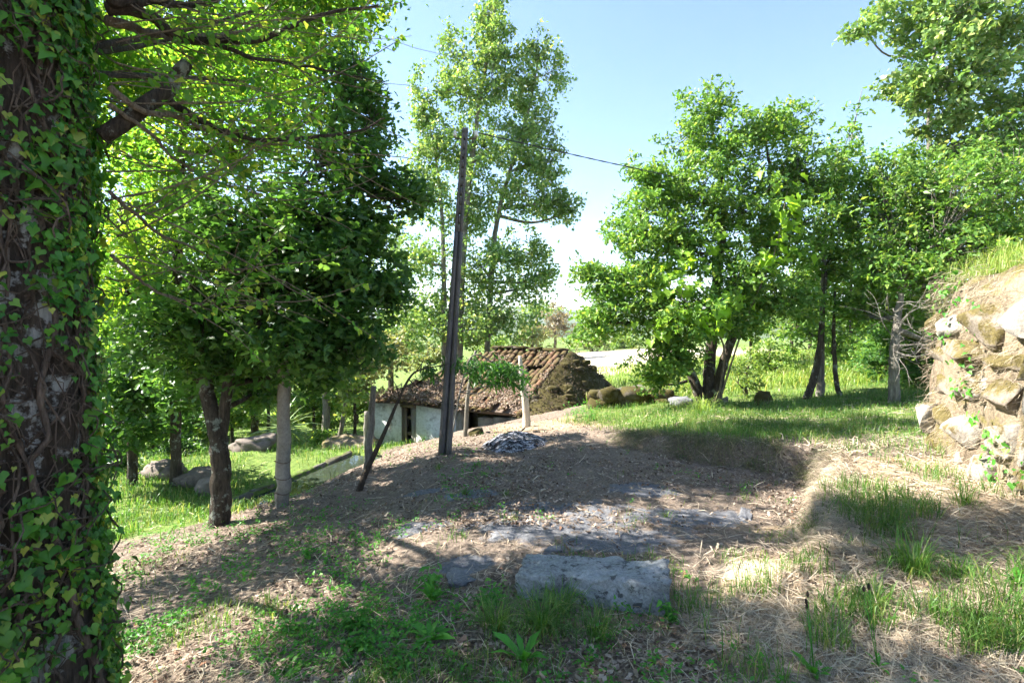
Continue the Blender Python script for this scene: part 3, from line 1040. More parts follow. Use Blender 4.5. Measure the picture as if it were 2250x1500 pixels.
V[:, 2] += .035 * (V[:, 0] / bl) * (V[:, 2] > 0)
V[:, 0] += .05 * V[:, 2]
R = np.stack([np.r_[bd, 0], np.r_[bn, 0], [0, 0, 1]], 1)
gb = obj("granite_block", mesh_tri("granite_block", V @ R.T, T, M['granite'], True), None, (*((b0 + b1) / 2 + bn * .15), .005))
tag(gb, "long rough grey granite block lying in the shaded foreground grass", "granite block")

# flat bedrock showing through the litter
for i, (u, v, w, l) in enumerate([(1020, 1262, .17, .20), (905, 1160, .20, .10), (770, 1488, .22, .08), (985, 1080, .18, .06), (1110, 1190, .18, .10), (1230, 1215, .22, .10), (1640, 1120, .3, .10)]):
    c = Gp(u, v, 0); zz = gz1(c[0], c[1])
    V, T = rock((w, l, .045), 420 + i, 8, .45, .15)
    V[:, 2] += (fbm(V[:, 0] * 8, V[:, 1] * 8, 60 + i) - .5) * .02
    o = obj("rock_slab", mesh_tri("rock_slab", V, T, M['slab'], True), None, (c[0], c[1], zz - .006), (0, 0, i * .7)); tag(o, kind='structure')

# ------------------------------------------------------------------ utility pole
pb = P(975, 995, 7.0); pb[2] = gz1(pb[0], pb[1]) - .25
pt = P(1022, 286, 7.0)
pole = thing("utility_pole", "leaning grey concrete utility pole with a row of holes near its rusty top", "pole", pb)
ph = pt[2] - pb[2]


def pole_at(z):
    f = (z - 0) / ph
    return pb + (pt - pb) * f - pb


def pole_strip(name, z0, z1, y0, y1, x0, x1, n=8):
    """piece between two heights; x/y given as fractions of the half width at that height"""
    V = []
    for i in range(n + 1):
        z = z0 + (z1 - z0) * i / n
        c = pole_at(z); hw = .086 - .047 * z / ph
        for x, y in ((x0, y0), (x1, y0), (x1, y1), (x0, y1)):
            V.append(c + np.array([x * hw, y * hw, 0]))
    T = []
    for i in range(n):
        for k in range(4):
            a = i * 4 + k; b_ = i * 4 + (k + 1) % 4
            T += [[a, b_, b_ + 4], [a, b_ + 4, a + 4]]
    T += [[0, 2, 1], [0, 3, 2], [n * 4, n * 4 + 1, n * 4 + 2], [n * 4, n * 4 + 2, n * 4 + 3]]
    return obj(name, mesh_tri(name, V, T, M['concrete']), pole)


zb = ph * .70
pole_strip("flange", 0, zb, -1, 1, -1, -.05)
pole_strip("flange", 0, zb, -1, 1, .30, 1)
pole_strip("web", 0, zb - .002, -.35, .4, -.05, .30)
# upper solid part with a ladder of holes
pole_strip("flange", zb, ph, -1, 1, -1, -.32)
pole_strip("flange", zb, ph, -1, 1, .32, 1)
zz = zb
nh = 11; step = (ph - zb) / nh
for i in range(nh):
    pole_strip("web", zz, zz + step * .78, -.985, .985, -.32, .32, 2)
    zz += step
pole_strip("cap", ph - .05, ph + .02, -1.03, 1.03, -1.03, 1.03, 1)
top = pole_at(ph - .12)
for sx, ln in ((1, .16), (-1, .13)):
    b = MB(); b.tube([top + np.array([sx * .03, 0, 0]), top + np.array([sx * ln, -.02, .0]), top + np.array([sx * ln, -.02, .03])], .008, 6)
    br = obj("bracket", b.mesh("bracket", M['wire']), pole)
    c = top + np.array([sx * ln, -.02, .03])
    b = MB(); b.tube([c, c + [0, 0, .02], c + [0, 0, .035], c + [0, 0, .05], c + [0, 0, .075]], [.022, .03, .018, .028, .014], 10)
    obj("insulator", b.mesh("insulator", M['ceramic'], True), pole)
# twisted overhead cable running off behind the trees
ca = pb + pole_at(ph - .10) + np.array([.16, -.02, .06]); cb = P(2300, 480, 26.0)
ts = np.linspace(0, 1, 240)
line = ca[None] + (cb - ca)[None] * ts[:, None]; line[:, 2] -= 1.1 * 4 * ts * (1 - ts) * .55
tl = ts * 420
b = MB()
for ph_ in (0, math.pi):
    off = np.stack([np.zeros(240), np.cos(tl * .9 + ph_), np.sin(tl * .9 + ph_)], 1) * .005
    b.tube(line + off, .006, 5)
tag(obj("overhead_cable", b.mesh("overhead_cable", M['cable'])), "twisted black overhead cable crossing the sky from the pole to the right trees", "cable")

# ------------------------------------------------------------------ posts
def post(name, label, cat, pts, rad, mat, k=8, seed=0, sm=False):
    r = np.random.default_rng(seed)
    p = spline(pts, 14); p = p + r.normal(0, .006, p.shape)
    rr_ = np.interp(np.linspace(0, 1, 14), np.linspace(0, 1, len(rad)), rad) * (1 + r.normal(0, .05, 14))
    b = MB(); b.tube(p - p[0], rr_, k)
    return tag(obj(name, b.mesh(name, M[mat], sm), None, tuple(p[0])), label, cat)


def drop(p, dz=.12):
    return np.array([p[0], p[1], gz1(p[0], p[1]) - dz])


a = P(621, 1100, 5.85)
gp = post("stone_post", "square granite vine post standing in front of the dark oak foliage", "post", [drop(a), P(622, 980, 5.85), P(625, 790, 5.85)], [.085, .078, .07], 'post', 5, 3)
for v in (1012, 1048, 1080):
    c = P(621, v, 5.85) - np.array(gp.location); th = np.linspace(0, 2 * np.pi, 18)
    b = MB(); b.tube(np.stack([c[0] + np.cos(th) * .09, c[1] + np.sin(th) * .09, c[2] + .012 * np.sin(th * 2)], 1), .004, 4, False)
    obj("wire_tie", b.mesh("wire_tie", M['wire']), gp)
a = P(806, 1030, 7.0)
post("wooden_post", "grey weathered wooden post standing before the white shed wall", "post", [drop(a), P(813, 950, 7.0), P(822, 848, 7.0)], [.062, .055, .035], 'deadwood', 7, 5)
a = P(803, 968, 10.5)
post("wooden_post", "thin dark post at the far corner of the shed, behind the grey post", "post", [drop(a), P(805, 905, 10.5)], [.05, .045], 'post', 6, 6)
a = P(1158, 928, 9.2)
post("pale_post", "pale crooked sunlit post leaning in front of the shed roof", "post", [drop(a), P(1156, 905, 9.2), P(1150, 850, 9.2), P(1146, 815, 9.2), P(1142, 782, 9.2)], [.075, .068, .056, .046, .03], 'pale_post', 7, 7)
a = P(1591, 903, 9.3)
post("stone_post", "short grey stone post at the foot of the oak trunks", "post", [drop(a), P(1592, 873, 9.3)], [.075, .06], 'post', 5, 8)
# dead leaning branch beside the wooden post
bp = spline([drop(P(788, 1078, 6.0), .03), P(803, 1040, 6.0), P(838, 965, 6.1), P(874, 882, 6.2), P(900, 830, 6.3), P(925, 812, 6.4), P(985, 800, 6.6)], 24)
b = MB(); b.tube(bp - bp[0], np.interp(np.linspace(0, 1, 24), [0, .15, .5, 1], [.042, .035, .018, .006]), 7)
lb = obj("leaning_branch", b.mesh("leaning_branch", M['twig_dark'], True), None, tuple(bp[0])); tag(lb, "dark dead branch leaning past the grey wooden post towards the shed roof", "branch")
for (i, d) in ((15, (.10, .1, -.16)), (12, (-.1, .05, .22)), (18, (.1, 0, .2))):
    s0 = bp[i] - bp[0]; b = MB(); b.tube(spline([s0, s0 + np.array(d) * .6 + [0.02, 0, 0], s0 + np.array(d)], 6), np.linspace(.009, .003, 6), 5)
    obj("twig", b.mesh("twig", M['twig_dark']), lb)
b = MB(); w0 = P(625, 1002, 5.85); w1 = P(250, 1075, 4.9)
# stone kerb pieces along the channel
for side, s0, nn in ((-1, -.55, 7), (1, .56, 4)):
    for i in range(nn):
        t = .1 + i * (3.0 / nn)
        c = CH_A + _d * (t + .2) + _nn * s0
        V, T = rock((.42 if nn == 7 else .7, .13, .10), 500 + i + 20 * side, 4, .85, .05)
        R = np.stack([np.r_[_d, 0], np.r_[_nn, 0], [0, 0, 1]], 1)
        zc = max(gz1(*(c - _nn * .0)), -.9)
        o = obj("kerb_stone", mesh_tri("kerb_stone", V @ R.T, T, M['curb'], True), None, (c[0], c[1], -.89 if side < 0 else -.90))
        ordn = ["first", "second", "third", "fourth", "fifth", "sixth", "seventh"][i]
        tag(o, ordn + " flat stone from the near end, edging the water channel on its " + ("lawn side" if side < 0 else "yard side"), "kerb stone", "stones edging the water channel")

# ------------------------------------------------------------------ boulders on the left lawn, rock by the path
for i, (u, v, d, sz, m, lab) in enumerate([
    (555, 972, 10.6, (1.0, .8, .30), 'boulder', "pale flat sunlit boulder on the lawn behind the granite post"),
    (362, 1028, 8.3, (.52, .45, .28), 'boulder', "dark brown shaded boulder on the lawn nearest the ivy trunk"),
    (432, 1046, 8.0, (.5, .45, .30), 'boulder', "pinkish boulder half hidden behind the left oak trunk"),
    (455, 1056, 7.6, (.30, .3, .22), 'boulder', "small grey boulder directly behind the left oak trunk"),
    (1682, 896, 9.0, (.28, .25, .34), 'moss_stone', "mossy pointed rock in the grass between oak and slender trunks"),
    (1045, 945, 8.6, (.22, .2, .16), 'moss_stone', "small mossy stone just right of the pole base"),
    (1495, 893, 10.2, (.42, .4, .22), 'slab', "dark flat stone at the right end of the mossy wall"),
    (770, 965, 11.5, (1.1, .9, .34), 'earth', "low straw covered rise left of the shed corner")]):
    c = P(u, v, d); V, T = rock(sz, 530 + i, 6, .5, .11)
    o = obj("boulder" if m != 'earth' else "straw_mound", mesh_tri("boulder", V, T, M[m], True), None, (c[0], c[1], max(gz1(c[0], c[1]) + sz[2] * .25, c[2] - .1 if i != 7 else -9)))
    tag(o, lab, "boulder" if m != 'earth' else "mound")

# ------------------------------------------------------------------ ash heap
ac = Gp(1130, 972, -.1); na = 26
g = np.linspace(-1, 1, na); AX, AY = np.meshgrid(g, g)
rr_ = np.hypot(AX, AY); hz = np.clip(1 - rr_ ** 2, 0, 1) * (.13 + .10 * fbm(AX * 3 + 5, AY * 3, 71)) - .03
V = np.stack([AX * .52, AY * .62, hz + (fbm(AX * 9, AY * 9, 72) - .5) * .05 * (rr_ < .95)], -1).reshape(-1, 3)
q = (np.arange(na - 1)[:, None] * na + np.arange(na - 1)[None]).ravel()
V[:, 2] += gz(V[:, 0] + ac[0], V[:, 1] + ac[1]) - gz1(ac[0], ac[1])
ah = obj("ash_heap", mesh_tri("ash_heap", V, np.stack([q, q + 1, q + 1 + na, q + na], 1), M['ash'], True, quads=True), None, (ac[0], ac[1], gz1(ac[0], ac[1])))
tag(ah, "burnt out heap of black charcoal and white ash beside the pole", "ash heap")
ra = np.random.default_rng(8)
for i in range(9):
    c = np.array([ra.normal(0, .22), ra.normal(0, .25), .07 + ra.uniform(-.03, .03)]); dr = norm(ra.normal(0, 1, 3) * [1, 1, .15]) * ra.uniform(.03, .08)
    b = MB(); b.tube([c - dr, c, c + dr], [.010, .014, .008], 5); obj("charred_stick", b.mesh("charred_stick", M['char']), ah)

# ------------------------------------------------------------------ trees
LEAFCOUNT = [0]
SV = np.array(sun_vec)
GAPS = [(1.62, 3.22, .40), (1.95, 3.38, .32), (1.3, 3.3, .2), (-2.0, 2.72, .24), (-1.75, 2.95, .25), (-1.45, 3.2, .24), (-.85, 3.8, .2), (-.5, 3.72, .16), (.05, 3.62, .18), (-3.7, 5.2, .3), (2.2, 2.4, .15), (-.3, 6.5, .15)]


def open_gaps(cl):
    """thin spots in the canopy where the sun comes through to the ground"""
    keep = np.ones(len(cl), bool)
    for gx_, gy_, rad in GAPS:
        d = cl - np.array([gx_, gy_, -.05]); t = d @ SV
        keep &= ~((np.linalg.norm(d - t[:, None] * SV, axis=1) < rad + .10) & (t > .8))
    return cl[keep]



def tree(name, label, cat, stems, blobs, leaf, size, per, spread, lm, bm, seed, group=None, flat=.6, up=.7, twigs=1.0, hang=.0, base=None, crown_name="crown", limb_r=.035):
    """stems: lists of (u, v, d, r) from the foot up; blobs: (u, v, d, ru, rv, rd, clusters); ru, rv in photograph pixels at depth d, rd in metres"""
    r = np.random.default_rng(seed)
    stem_pts = []; tm_ = MB()
    org = None
    for st in stems:
        pts = np.array([P(*s[:3]) for s in st])
        if base is None:
            pts[0, 2] = gz1(pts[0, 0], pts[0, 1]) - .08
        n = 8 * len(pts)
        sp = spline(pts, n); rad = np.interp(np.linspace(0, 1, n), np.linspace(0, 1, len(st)), [s[3] for s in st])
        sp[1:-1] += r.normal(0, .07, (n - 2, 3)) * rad[1:-1, None] * [1, 1, .2]
        if base is None:
            rad[0] *= 1.35; rad[1] *= 1.12
        tm_.tube(sp, rad, 9 if rad[0] > .05 else 6)
        stem_pts.append((sp, rad))
        if org is None:
            org = pts[0].copy()
    allp = np.concatenate([s[0] for s in stem_pts]); allr = np.concatenate([s[1] for s in stem_pts])
    CL = []; TW = []; TR = []
    per = int(per * 1.75)
    for (u, v, d, ru, rv, rd, n) in blobs:
        c = P(u, v, d); ex = np.array([ru / FPX * d, rd, rv / FPX * d])
        # limb from the nearest lower stem point
        below = allp[:, 2] < c[2] - .15 * ex[2]
        cand = allp[below] if below.any() else allp; cr = allr[below] if below.any() else allr
        j = np.argmin(np.linalg.norm(cand - c, axis=1)); s0 = cand[j]
        ln = np.linalg.norm(c - s0)
        mid = (s0 + c) / 2 + np.array([r.normal(0, .08), r.normal(0, .08), -.06 + r.normal(0, .05)]) * ln
        lim = spline([s0, mid, c, c + (c - mid) * .5 * r.uniform(.6, 1)], 16)
        lr = np.linspace(min(cr[j] * .8, limb_r * max(ln, .7) ** .5), .006, 16)
        if ln > .1:
            tm_.tube(lim, lr, 6)
        # clusters in a lumpy ellipsoid
        n = max(3, int(n * .6))
        dirs = norm(r.normal(0, 1, (n, 3)))
        f1 = r.normal(0, 1, (5, 3)) * 1.9; ph = r.uniform(0, 6.28, 5)
        lump = 1 + .17 * np.sin(dirs @ f1.T + ph).sum(1) / 1.4
        rad = r.uniform(0, 1, n) ** .42 * lump
        cl = c + dirs * rad[:, None] * ex
        CL.append(cl)
        if twigs > 0:
            sel = r.random(n) < twigs
            q = cl[sel]
            jj = np.argmin(np.linalg.norm(q[:, None] - lim[None, 3:], axis=2), axis=1) + 3
            jj = np.maximum(jj - r.integers(0, 4, len(jj)), 2)
            a = lim[jj]
            m1 = a + (q - a) * .5 + r.normal(0, .06, q.shape) * np.linalg.norm(q - a, axis=1, keepdims=True) + [0, 0, .0]
            TW.append(np.stack([a, (a + m1) / 2 + r.normal(0, .01, q.shape), m1, q], 1))
            w0 = np.clip(.006 + .006 * np.linalg.norm(q - a, axis=1), .005, .018)
            TR.append(w0[:, None] * np.array([1, .75, .55, .3]))
    root = thing(name, label, cat, org, group)
    me = tm_.mesh("trunk", bm, True, org); obj("trunk", me, root)
    if TW:
        V, T = tubes(np.concatenate(TW), np.concatenate(TR), 3)
        o = obj("twigs", mesh_tri("twigs", V - org, T, bm), root); tag(o, kind='stuff')
    CL = np.concatenate(CL)
    if CL[:, 0].mean() < -1 and CL[:, 1].mean() < 9:
        CL = open_gaps(CL)
    n = len(CL) * per
    cid = np.repeat(np.arange(len(CL)), per)
    # every cluster is a spray with its own direction
    sdir = norm(r.normal(0, 1, (len(CL), 3)) * [1, 1, .5] + [0, 0, -.25 * hang])
    tpos = r.uniform(-1, 1, n)
    pos = CL[cid] + sdir[cid] * (tpos * spread)[:, None] + r.normal(0, 1, (n, 3)) * spread * .42 * np.array([1, 1, flat])
    Z = norm(r.normal(0, 1, (n, 3)) * (1 - up * .6) + np.array([0, 0, up]))
    X = r.normal(0, 1, (n, 3)) + sdir[cid] * .8 + np.array([0, 0, -hang])
    X = norm(X - (X * Z).sum(1, keepdims=True) * Z * (1 - hang * .5))
    sz = size * np.clip(r.normal(1, .22, n), .5, 1.5)
    V, T = place(LEAF[leaf], pos, X, Z, sz)
    LEAFCOUNT[0] += len(T)
    o = obj(crown_name, mesh_tri("crown", V - org, T, lm), root)
    return root


# --- left side
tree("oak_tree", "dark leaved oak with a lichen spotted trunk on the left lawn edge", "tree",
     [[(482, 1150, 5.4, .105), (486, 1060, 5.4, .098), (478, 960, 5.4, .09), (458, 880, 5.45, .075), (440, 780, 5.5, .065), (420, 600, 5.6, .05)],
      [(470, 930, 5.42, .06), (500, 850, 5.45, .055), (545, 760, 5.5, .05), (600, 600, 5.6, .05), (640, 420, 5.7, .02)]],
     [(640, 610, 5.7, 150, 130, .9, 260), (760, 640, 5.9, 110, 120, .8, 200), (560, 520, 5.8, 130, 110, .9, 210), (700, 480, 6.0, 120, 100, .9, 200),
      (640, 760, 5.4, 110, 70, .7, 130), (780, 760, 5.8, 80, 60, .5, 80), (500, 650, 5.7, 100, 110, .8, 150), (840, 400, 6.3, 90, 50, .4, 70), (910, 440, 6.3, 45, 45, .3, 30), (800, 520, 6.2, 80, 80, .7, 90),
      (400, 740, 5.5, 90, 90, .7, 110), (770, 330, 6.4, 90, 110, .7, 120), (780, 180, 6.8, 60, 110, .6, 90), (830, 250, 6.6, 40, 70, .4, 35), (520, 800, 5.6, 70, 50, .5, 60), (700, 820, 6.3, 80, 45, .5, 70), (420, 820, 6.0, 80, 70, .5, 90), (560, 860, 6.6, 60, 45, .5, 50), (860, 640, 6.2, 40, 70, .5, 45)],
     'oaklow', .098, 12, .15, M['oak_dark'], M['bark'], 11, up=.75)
tree("yellow_green_tree", "tall backlit tree with yellow green leaves rising behind the ivy trunk", "tree",
     [[(385, 1000, 7.9, .075), (388, 700, 7.6, .07), (395, 400, 7.4, .06), (420, 120, 7.4, .05)]],
     [(330, 120, 6.6, 170, 130, 1.0, 330), (520, 90, 7.0, 170, 130, 1.1, 330), (690, 110, 7.2, 130, 120, 1.0, 230), (340, 330, 7.0, 150, 120, 1.0, 260), (520, 310, 7.4, 150, 110, 1.0, 230),
      (660, 270, 7.6, 110, 90, .9, 140), (290, 500, 6.8, 110, 110, .9, 170), (430, 470, 7.4, 110, 90, .8, 120), (300, 650, 7.0, 100, 90, .8, 130), (770, 30, 7.6, 80, 80, .7, 90), (800, -80, 8.0, 100, 70, .8, 110), (660, -60, 7.9, 120, 80, .9, 130), (400, -60, 6.8, 220, 90, 1.2, 220)],
     'oval', .085, 13, .14, M['yellow'], M['bark'], 12, up=.45, twigs=.45)
tree("leafy_tree", "mid green tree with thin trunk standing directly behind the left oak", "tree",
     [[(290, 1030, 7.9, .07), (292, 850, 7.9, .065), (310, 600, 7.9, .05)]],
     [(330, 760, 7.6, 120, 90, .8, 170), (290, 870, 7.4, 70, 80, .6, 110), (400, 850, 8.0, 90, 70, .6, 110), (360, 930, 8.4, 90, 45, .5, 90), (270, 950, 7.6, 60, 50, .4, 60), (330, 620, 7.6, 110, 90, .8, 120)],
     'oaklow', .10, 13, .14, M['oak_dark'], M['bark'], 13)
# lighter trees farther off on the left
for i, (stems, blobs, lab, lmk) in enumerate([
    ([[(715, 980, 12.5, .10), (717, 880, 12.5, .09), (722, 700, 12.5, .05)]], [(700, 800, 12.6, 90, 90, 1.0, 120), (740, 690, 12.8, 80, 80, 1.0, 110), (660, 720, 13, 80, 90, 1, 90), (760, 860, 12.2, 40, 50, .5, 30)], "pale trunked young tree on the lawn left of the shed", 'far'),
    ([[(742, 972, 13.0, .06), (760, 880, 13, .05), (785, 760, 13, .03)]], [(800, 790, 13.6, 60, 60, .8, 70), (850, 770, 14.5, 60, 60, .8, 70)], "thin leaning tree with grey green leaves before the shed corner", 'olive'),
    ([[(360, 990, 15, .12), (360, 850, 15, .1), (365, 600, 15, .06)]], [(360, 840, 15, 110, 90, 1.2, 160), (300, 700, 15, 110, 110, 1.4, 150), (450, 700, 15.5, 110, 110, 1.4, 150), (380, 520, 15.5, 120, 110, 1.4, 140)], "bright sunlit tree far behind the dark boulders", 'yellow'),
    ([[(560, 960, 17, .12), (560, 850, 17, .1), (565, 650, 17, .06)]], [(560, 860, 17, 110, 70, 1.2, 140), (520, 740, 17, 100, 90, 1.4, 130), (630, 760, 17, 90, 90, 1.3, 110), (590, 600, 17.5, 120, 100, 1.4, 130)], "distant light green tree behind the spiky plant", 'far'),
    ([[(860, 840, 22, .14), (858, 740, 22, .1), (855, 600, 22, .06)]], [(850, 640, 22, 60, 80, 1.4, 120), (850, 520, 22, 45, 70, 1.2, 80), (830, 740, 22, 80, 60, 1.5, 110), (900, 740, 22, 60, 60, 1.4, 90)], "slim far tree in the gap left of the poplar", 'poplar'),
    ([[(215, 1000, 12, .12), (215, 850, 12, .1), (215, 650, 12, .06)]], [(200, 860, 12, 100, 100, 1.2, 120), (230, 700, 12, 110, 120, 1.2, 120), (210, 520, 12, 110, 110, 1.2, 110), (120, 700, 12, 110, 200, 1.2, 140)], "tree mass mostly hidden behind the ivy trunk", 'far'),
    ([[(680, 960, 24, .14), (680, 800, 24, .1)]], [(680, 800, 24, 90, 70, 1.6, 120), (760, 820, 24, 80, 60, 1.6, 100), (610, 860, 23, 90, 60, 1.6, 100), (480, 860, 23, 110, 70, 1.6, 120)], "low distant tree seen between the slender pale trunks", 'far')]):
    tree("background_tree", lab, "tree", stems, blobs, 'oaklow' if lmk == 'oak_dark' else 'delta', .12 if i < 2 else .17, 13, .20, M[lmk], M['bark_pale'] if i < 2 else M['bark'], 40 + i, twigs=.5, group="trees beyond the left lawn")

# --- the poplar
tree("poplar_tree", "tall slender poplar with glittering light leaves rising behind the shed", "tree",
     [[(1003, 800, 18, .17), (1012, 640, 18, .15), (1025, 450, 18, .12), (1050, 250, 18, .08), (1085, 40, 18, .04), (1090, -60, 18, .02)],
      [(1065, 800, 18.5, .11), (1080, 600, 18.5, .10), (1100, 450, 18.5, .08), (1160, 250, 18.5, .04), (1185, 120, 18.5, .02)],
      [(975, 800, 18.3, .10), (975, 600, 18.3, .09), (965, 400, 18.3, .05), (940, 260, 18.3, .02)]],
     [(1080, 60, 18, 42, 110, .8, 150), (1075, 190, 18, 65, 80, 1.0, 140), (1160, 190, 18.4, 45, 90, .8, 100), (1180, 110, 18.4, 30, 50, .5, 35), (1225, 150, 18.4, 22, 60, .4, 30), (1150, 290, 18.4, 70, 70, 1, 110),
      (1000, 120, 18.2, 40, 50, .6, 40), (990, 200, 18.2, 50, 60, .7, 50), (930, 240, 18.3, 38, 70, .7, 65), (960, 330, 18.3, 75, 80, 1.0, 120), (1060, 330, 18, 80, 80, 1.2, 130),
      (1190, 360, 18.4, 70, 60, 1, 90), (1140, 430, 18.4, 90, 70, 1.2, 120), (1220, 440, 18.6, 65, 40, .8, 60), (1020, 460, 18, 80, 80, 1.2, 110), (930, 430, 18.4, 50, 80, 1, 80), (920, 570, 18.4, 70, 60, 1.2, 90),
      (1150, 560, 18.6, 80, 55, 1, 90), (1060, 590, 18, 90, 70, 1.3, 120), (1170, 630, 18.6, 55, 40, .8, 50), (1000, 700, 18, 110, 60, 1.4, 150), (1110, 700, 18.2, 80, 60, 1.2, 110), (910, 690, 18.4, 60, 70, 1, 80), (1240, 470, 18.8, 40, 25, .5, 25), (1200, 600, 18.8, 35, 25, .5, 20)],
     'delta', .125, 20, .25, M['poplar'], M['bark_pale'], 14, flat=1.0, up=.2, hang=.6, twigs=.5, limb_r=.05)

# --- oak with the wild vine
oak2 = tree("oak_tree", "broad many stemmed oak overgrown with vine, right of the shed", "tree",
     [[(1545, 895, 10, .12), (1530, 850, 10, .10), (1490, 760, 10, .07), (1420, 650, 10, .04), (1330, 610, 9.6, .015)],
      [(1555, 895, 10, .12), (1560, 800, 10, .11), (1575, 620, 10.1, .09), (1590, 450, 10.2, .06), (1560, 260, 10.3, .02)],
      [(1570, 895, 9.9, .10), (1595, 780, 9.9, .09), (1660, 620, 10, .07), (1700, 450, 10.1, .04), (1680, 300, 10.2, .02)]],
     [(1555, 235, 10.2, 45, 50, .5, 50), (1520, 300, 10.2, 55, 60, .6, 60), (1600, 330, 10.1, 60, 80, .7, 90), (1660, 290, 10.2, 50, 55, .6, 65), (1730, 290, 10.2, 55, 55, .6, 65),
      (1420, 400, 10.0, 50, 45, .6, 60), (1500, 420, 9.9, 90, 70, .9, 140), (1400, 500, 9.8, 75, 80, .9, 150), (1500, 540, 9.7, 110, 80, 1.0, 190), (1620, 470, 9.9, 90, 90, 1, 150), (1740, 400, 10.1, 90, 80, .9, 150),
      (1720, 520, 9.9, 90, 90, 1.0, 150), (1610, 620, 9.6, 100, 70, 1, 130), (1700, 660, 9.6, 110, 60, 1, 150), (1410, 610, 9.5, 70, 50, .7, 80), (1300, 600, 9.4, 48, 40, .4, 50), (1350, 650, 9.3, 75, 60, .6, 100), (1320, 710, 9.3, 60, 50, .5, 75),
      (1480, 700, 9.2, 100, 65, .8, 170), (1470, 790, 9.3, 70, 50, .6, 110), (1600, 710, 9.2, 90, 40, .7, 100), (1430, 830, 9.6, 30, 30, .4, 25), (1820, 420, 10.4, 60, 80, .8, 90)],
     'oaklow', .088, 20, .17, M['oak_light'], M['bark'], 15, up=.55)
# --- slender trunks and the right hand trees
tree("slender_tree", "dark leaning trunk, first of the slender trees past the grassy bank", "tree",
     [[(1768, 905, 9.9, .075), (1782, 850, 9.9, .07), (1800, 770, 9.9, .06), (1815, 600, 10, .03)]],
     [(1830, 560, 10.3, 80, 80, .8, 110), (1760, 720, 10.4, 60, 50, .5, 40)], 'oaklow', .10, 12, .15, M['oak_light'], M['bark'], 16, group="slender trees past the bank")
tree("slender_tree", "pale upright trunk, second of the slender trees past the grassy bank", "tree",
     [[(1801, 903, 10.1, .085), (1803, 840, 10.1, .075), (1806, 700, 10.1, .05), (1812, 520, 10.2, .03)]],
     [(1800, 600, 10.8, 70, 60, .8, 70), (1870, 480, 10.8, 70, 90, .8, 110), (1850, 340, 11, 50, 60, .5, 55), (1878, 270, 11, 10, 40, .15, 14)], 'oaklow', .10, 12, .15, M['oak_light'], M['bark_pale'], 17, group="slender trees past the bank")
tree("slender_tree", "thin dark trunk, last of the slender trees past the grassy bank", "tree",
     [[(1849, 903, 10.0, .05), (1838, 840, 10, .045), (1832, 740, 10, .035), (1835, 640, 10, .02)]],
     [(1860, 660, 10.2, 70, 40, .7, 60), (1835, 760, 10.4, 40, 40, .4, 25)], 'oaklow', .10, 12, .15, M['oak_light'], M['bark'], 18, group="slender trees past the bank")
tree("leafy_tree", "pale trunked tree with dense dark shade beside the stone wall", "tree",
     [[(1965, 895, 8.6, .09), (1964, 830, 8.6, .08), (1968, 740, 8.6, .07), (1985, 600, 8.7, .04)]],
     [(1960, 600, 9.0, 110, 80, .9, 230), (2060, 560, 8.8, 120, 90, 1.0, 260), (2180, 520, 8.8, 120, 110, 1.0, 270), (1950, 480, 9.4, 100, 90, .9, 200), (2060, 430, 9.2, 120, 90, 1.0, 240), (2200, 400, 9.2, 120, 100, 1.0, 240), (2230, 610, 8.4, 60, 50, .5, 60), (1930, 390, 9.6, 70, 60, .6, 90), (2000, 350, 9.8, 60, 50, .6, 60), (1900, 680, 9.6, 70, 50, .6, 80), (2000, 690, 9.8, 90, 60, .8, 100), (2090, 700, 10.0, 90, 90, .8, 120)],
     'oval', .088, 15, .15, M['oak_light'], M['bark_pale'], 19, up=.5)
tree("dense_bush", "dark dense bush filling the shade behind the stone wall end", "bush",
     [[(2010, 895, 10.8, .07), (2012, 830, 10.8, .06), (2020, 760, 10.8, .03)], [(2060, 895, 10.8, .06), (2065, 820, 10.8, .05), (2070, 740, 10.8, .03)]],
     [(2000, 830, 10.8, 55, 70, .7, 160), (2050, 740, 10.8, 80, 100, .8, 200), (1985, 730, 11, 70, 80, .7, 170), (2090, 850, 10.6, 60, 60, .6, 90), (1935, 800, 11.4, 40, 60, .5, 80)],
     'oval', .10, 13, .16, M['oak_dark'], M['bark'], 20)
tree("poplar_tree", "tall poplar whose branches hang into the upper right corner", "tree",
     [[(2330, 900, 11.5, .2), (2320, 500, 11.5, .16), (2290, 150, 11.5, .1), (2250, -150, 11.5, .05)], [(2042, 330, 12.5, .06), (2042, 290, 12.5, .06), (2045, 200, 12.4, .05), (2060, 60, 12.2, .03)]],
     [(2080, 60, 11, 95, 75, .9, 170), (2190, 70, 11, 100, 90, 1.0, 180), (2010, 190, 11.2, 70, 50, .7, 90), (2120, 190, 11, 110, 80, 1.0, 190), (2220, 230, 11, 80, 80, 1, 130), (2180, 320, 11.2, 90, 50, .9, 110), (2110, -30, 11, 110, 60, 1, 120), (1955, 30, 11.4, 55, 35, .5, 45), (1900, 65, 11.4, 40, 22, .3, 25), (1970, 90, 11.4, 20, 25, .2, 10), (2060, 270, 11.3, 60, 35, .6, 50), (2210, 340, 11.2, 70, 60, .8, 90), (2100, 330, 11.3, 60, 40, .6, 60)],
     'delta', .115, 13, .17, M['poplar'], M['bark_pale'], 22, flat=1.0, up=.3, hang=.5, twigs=.6)
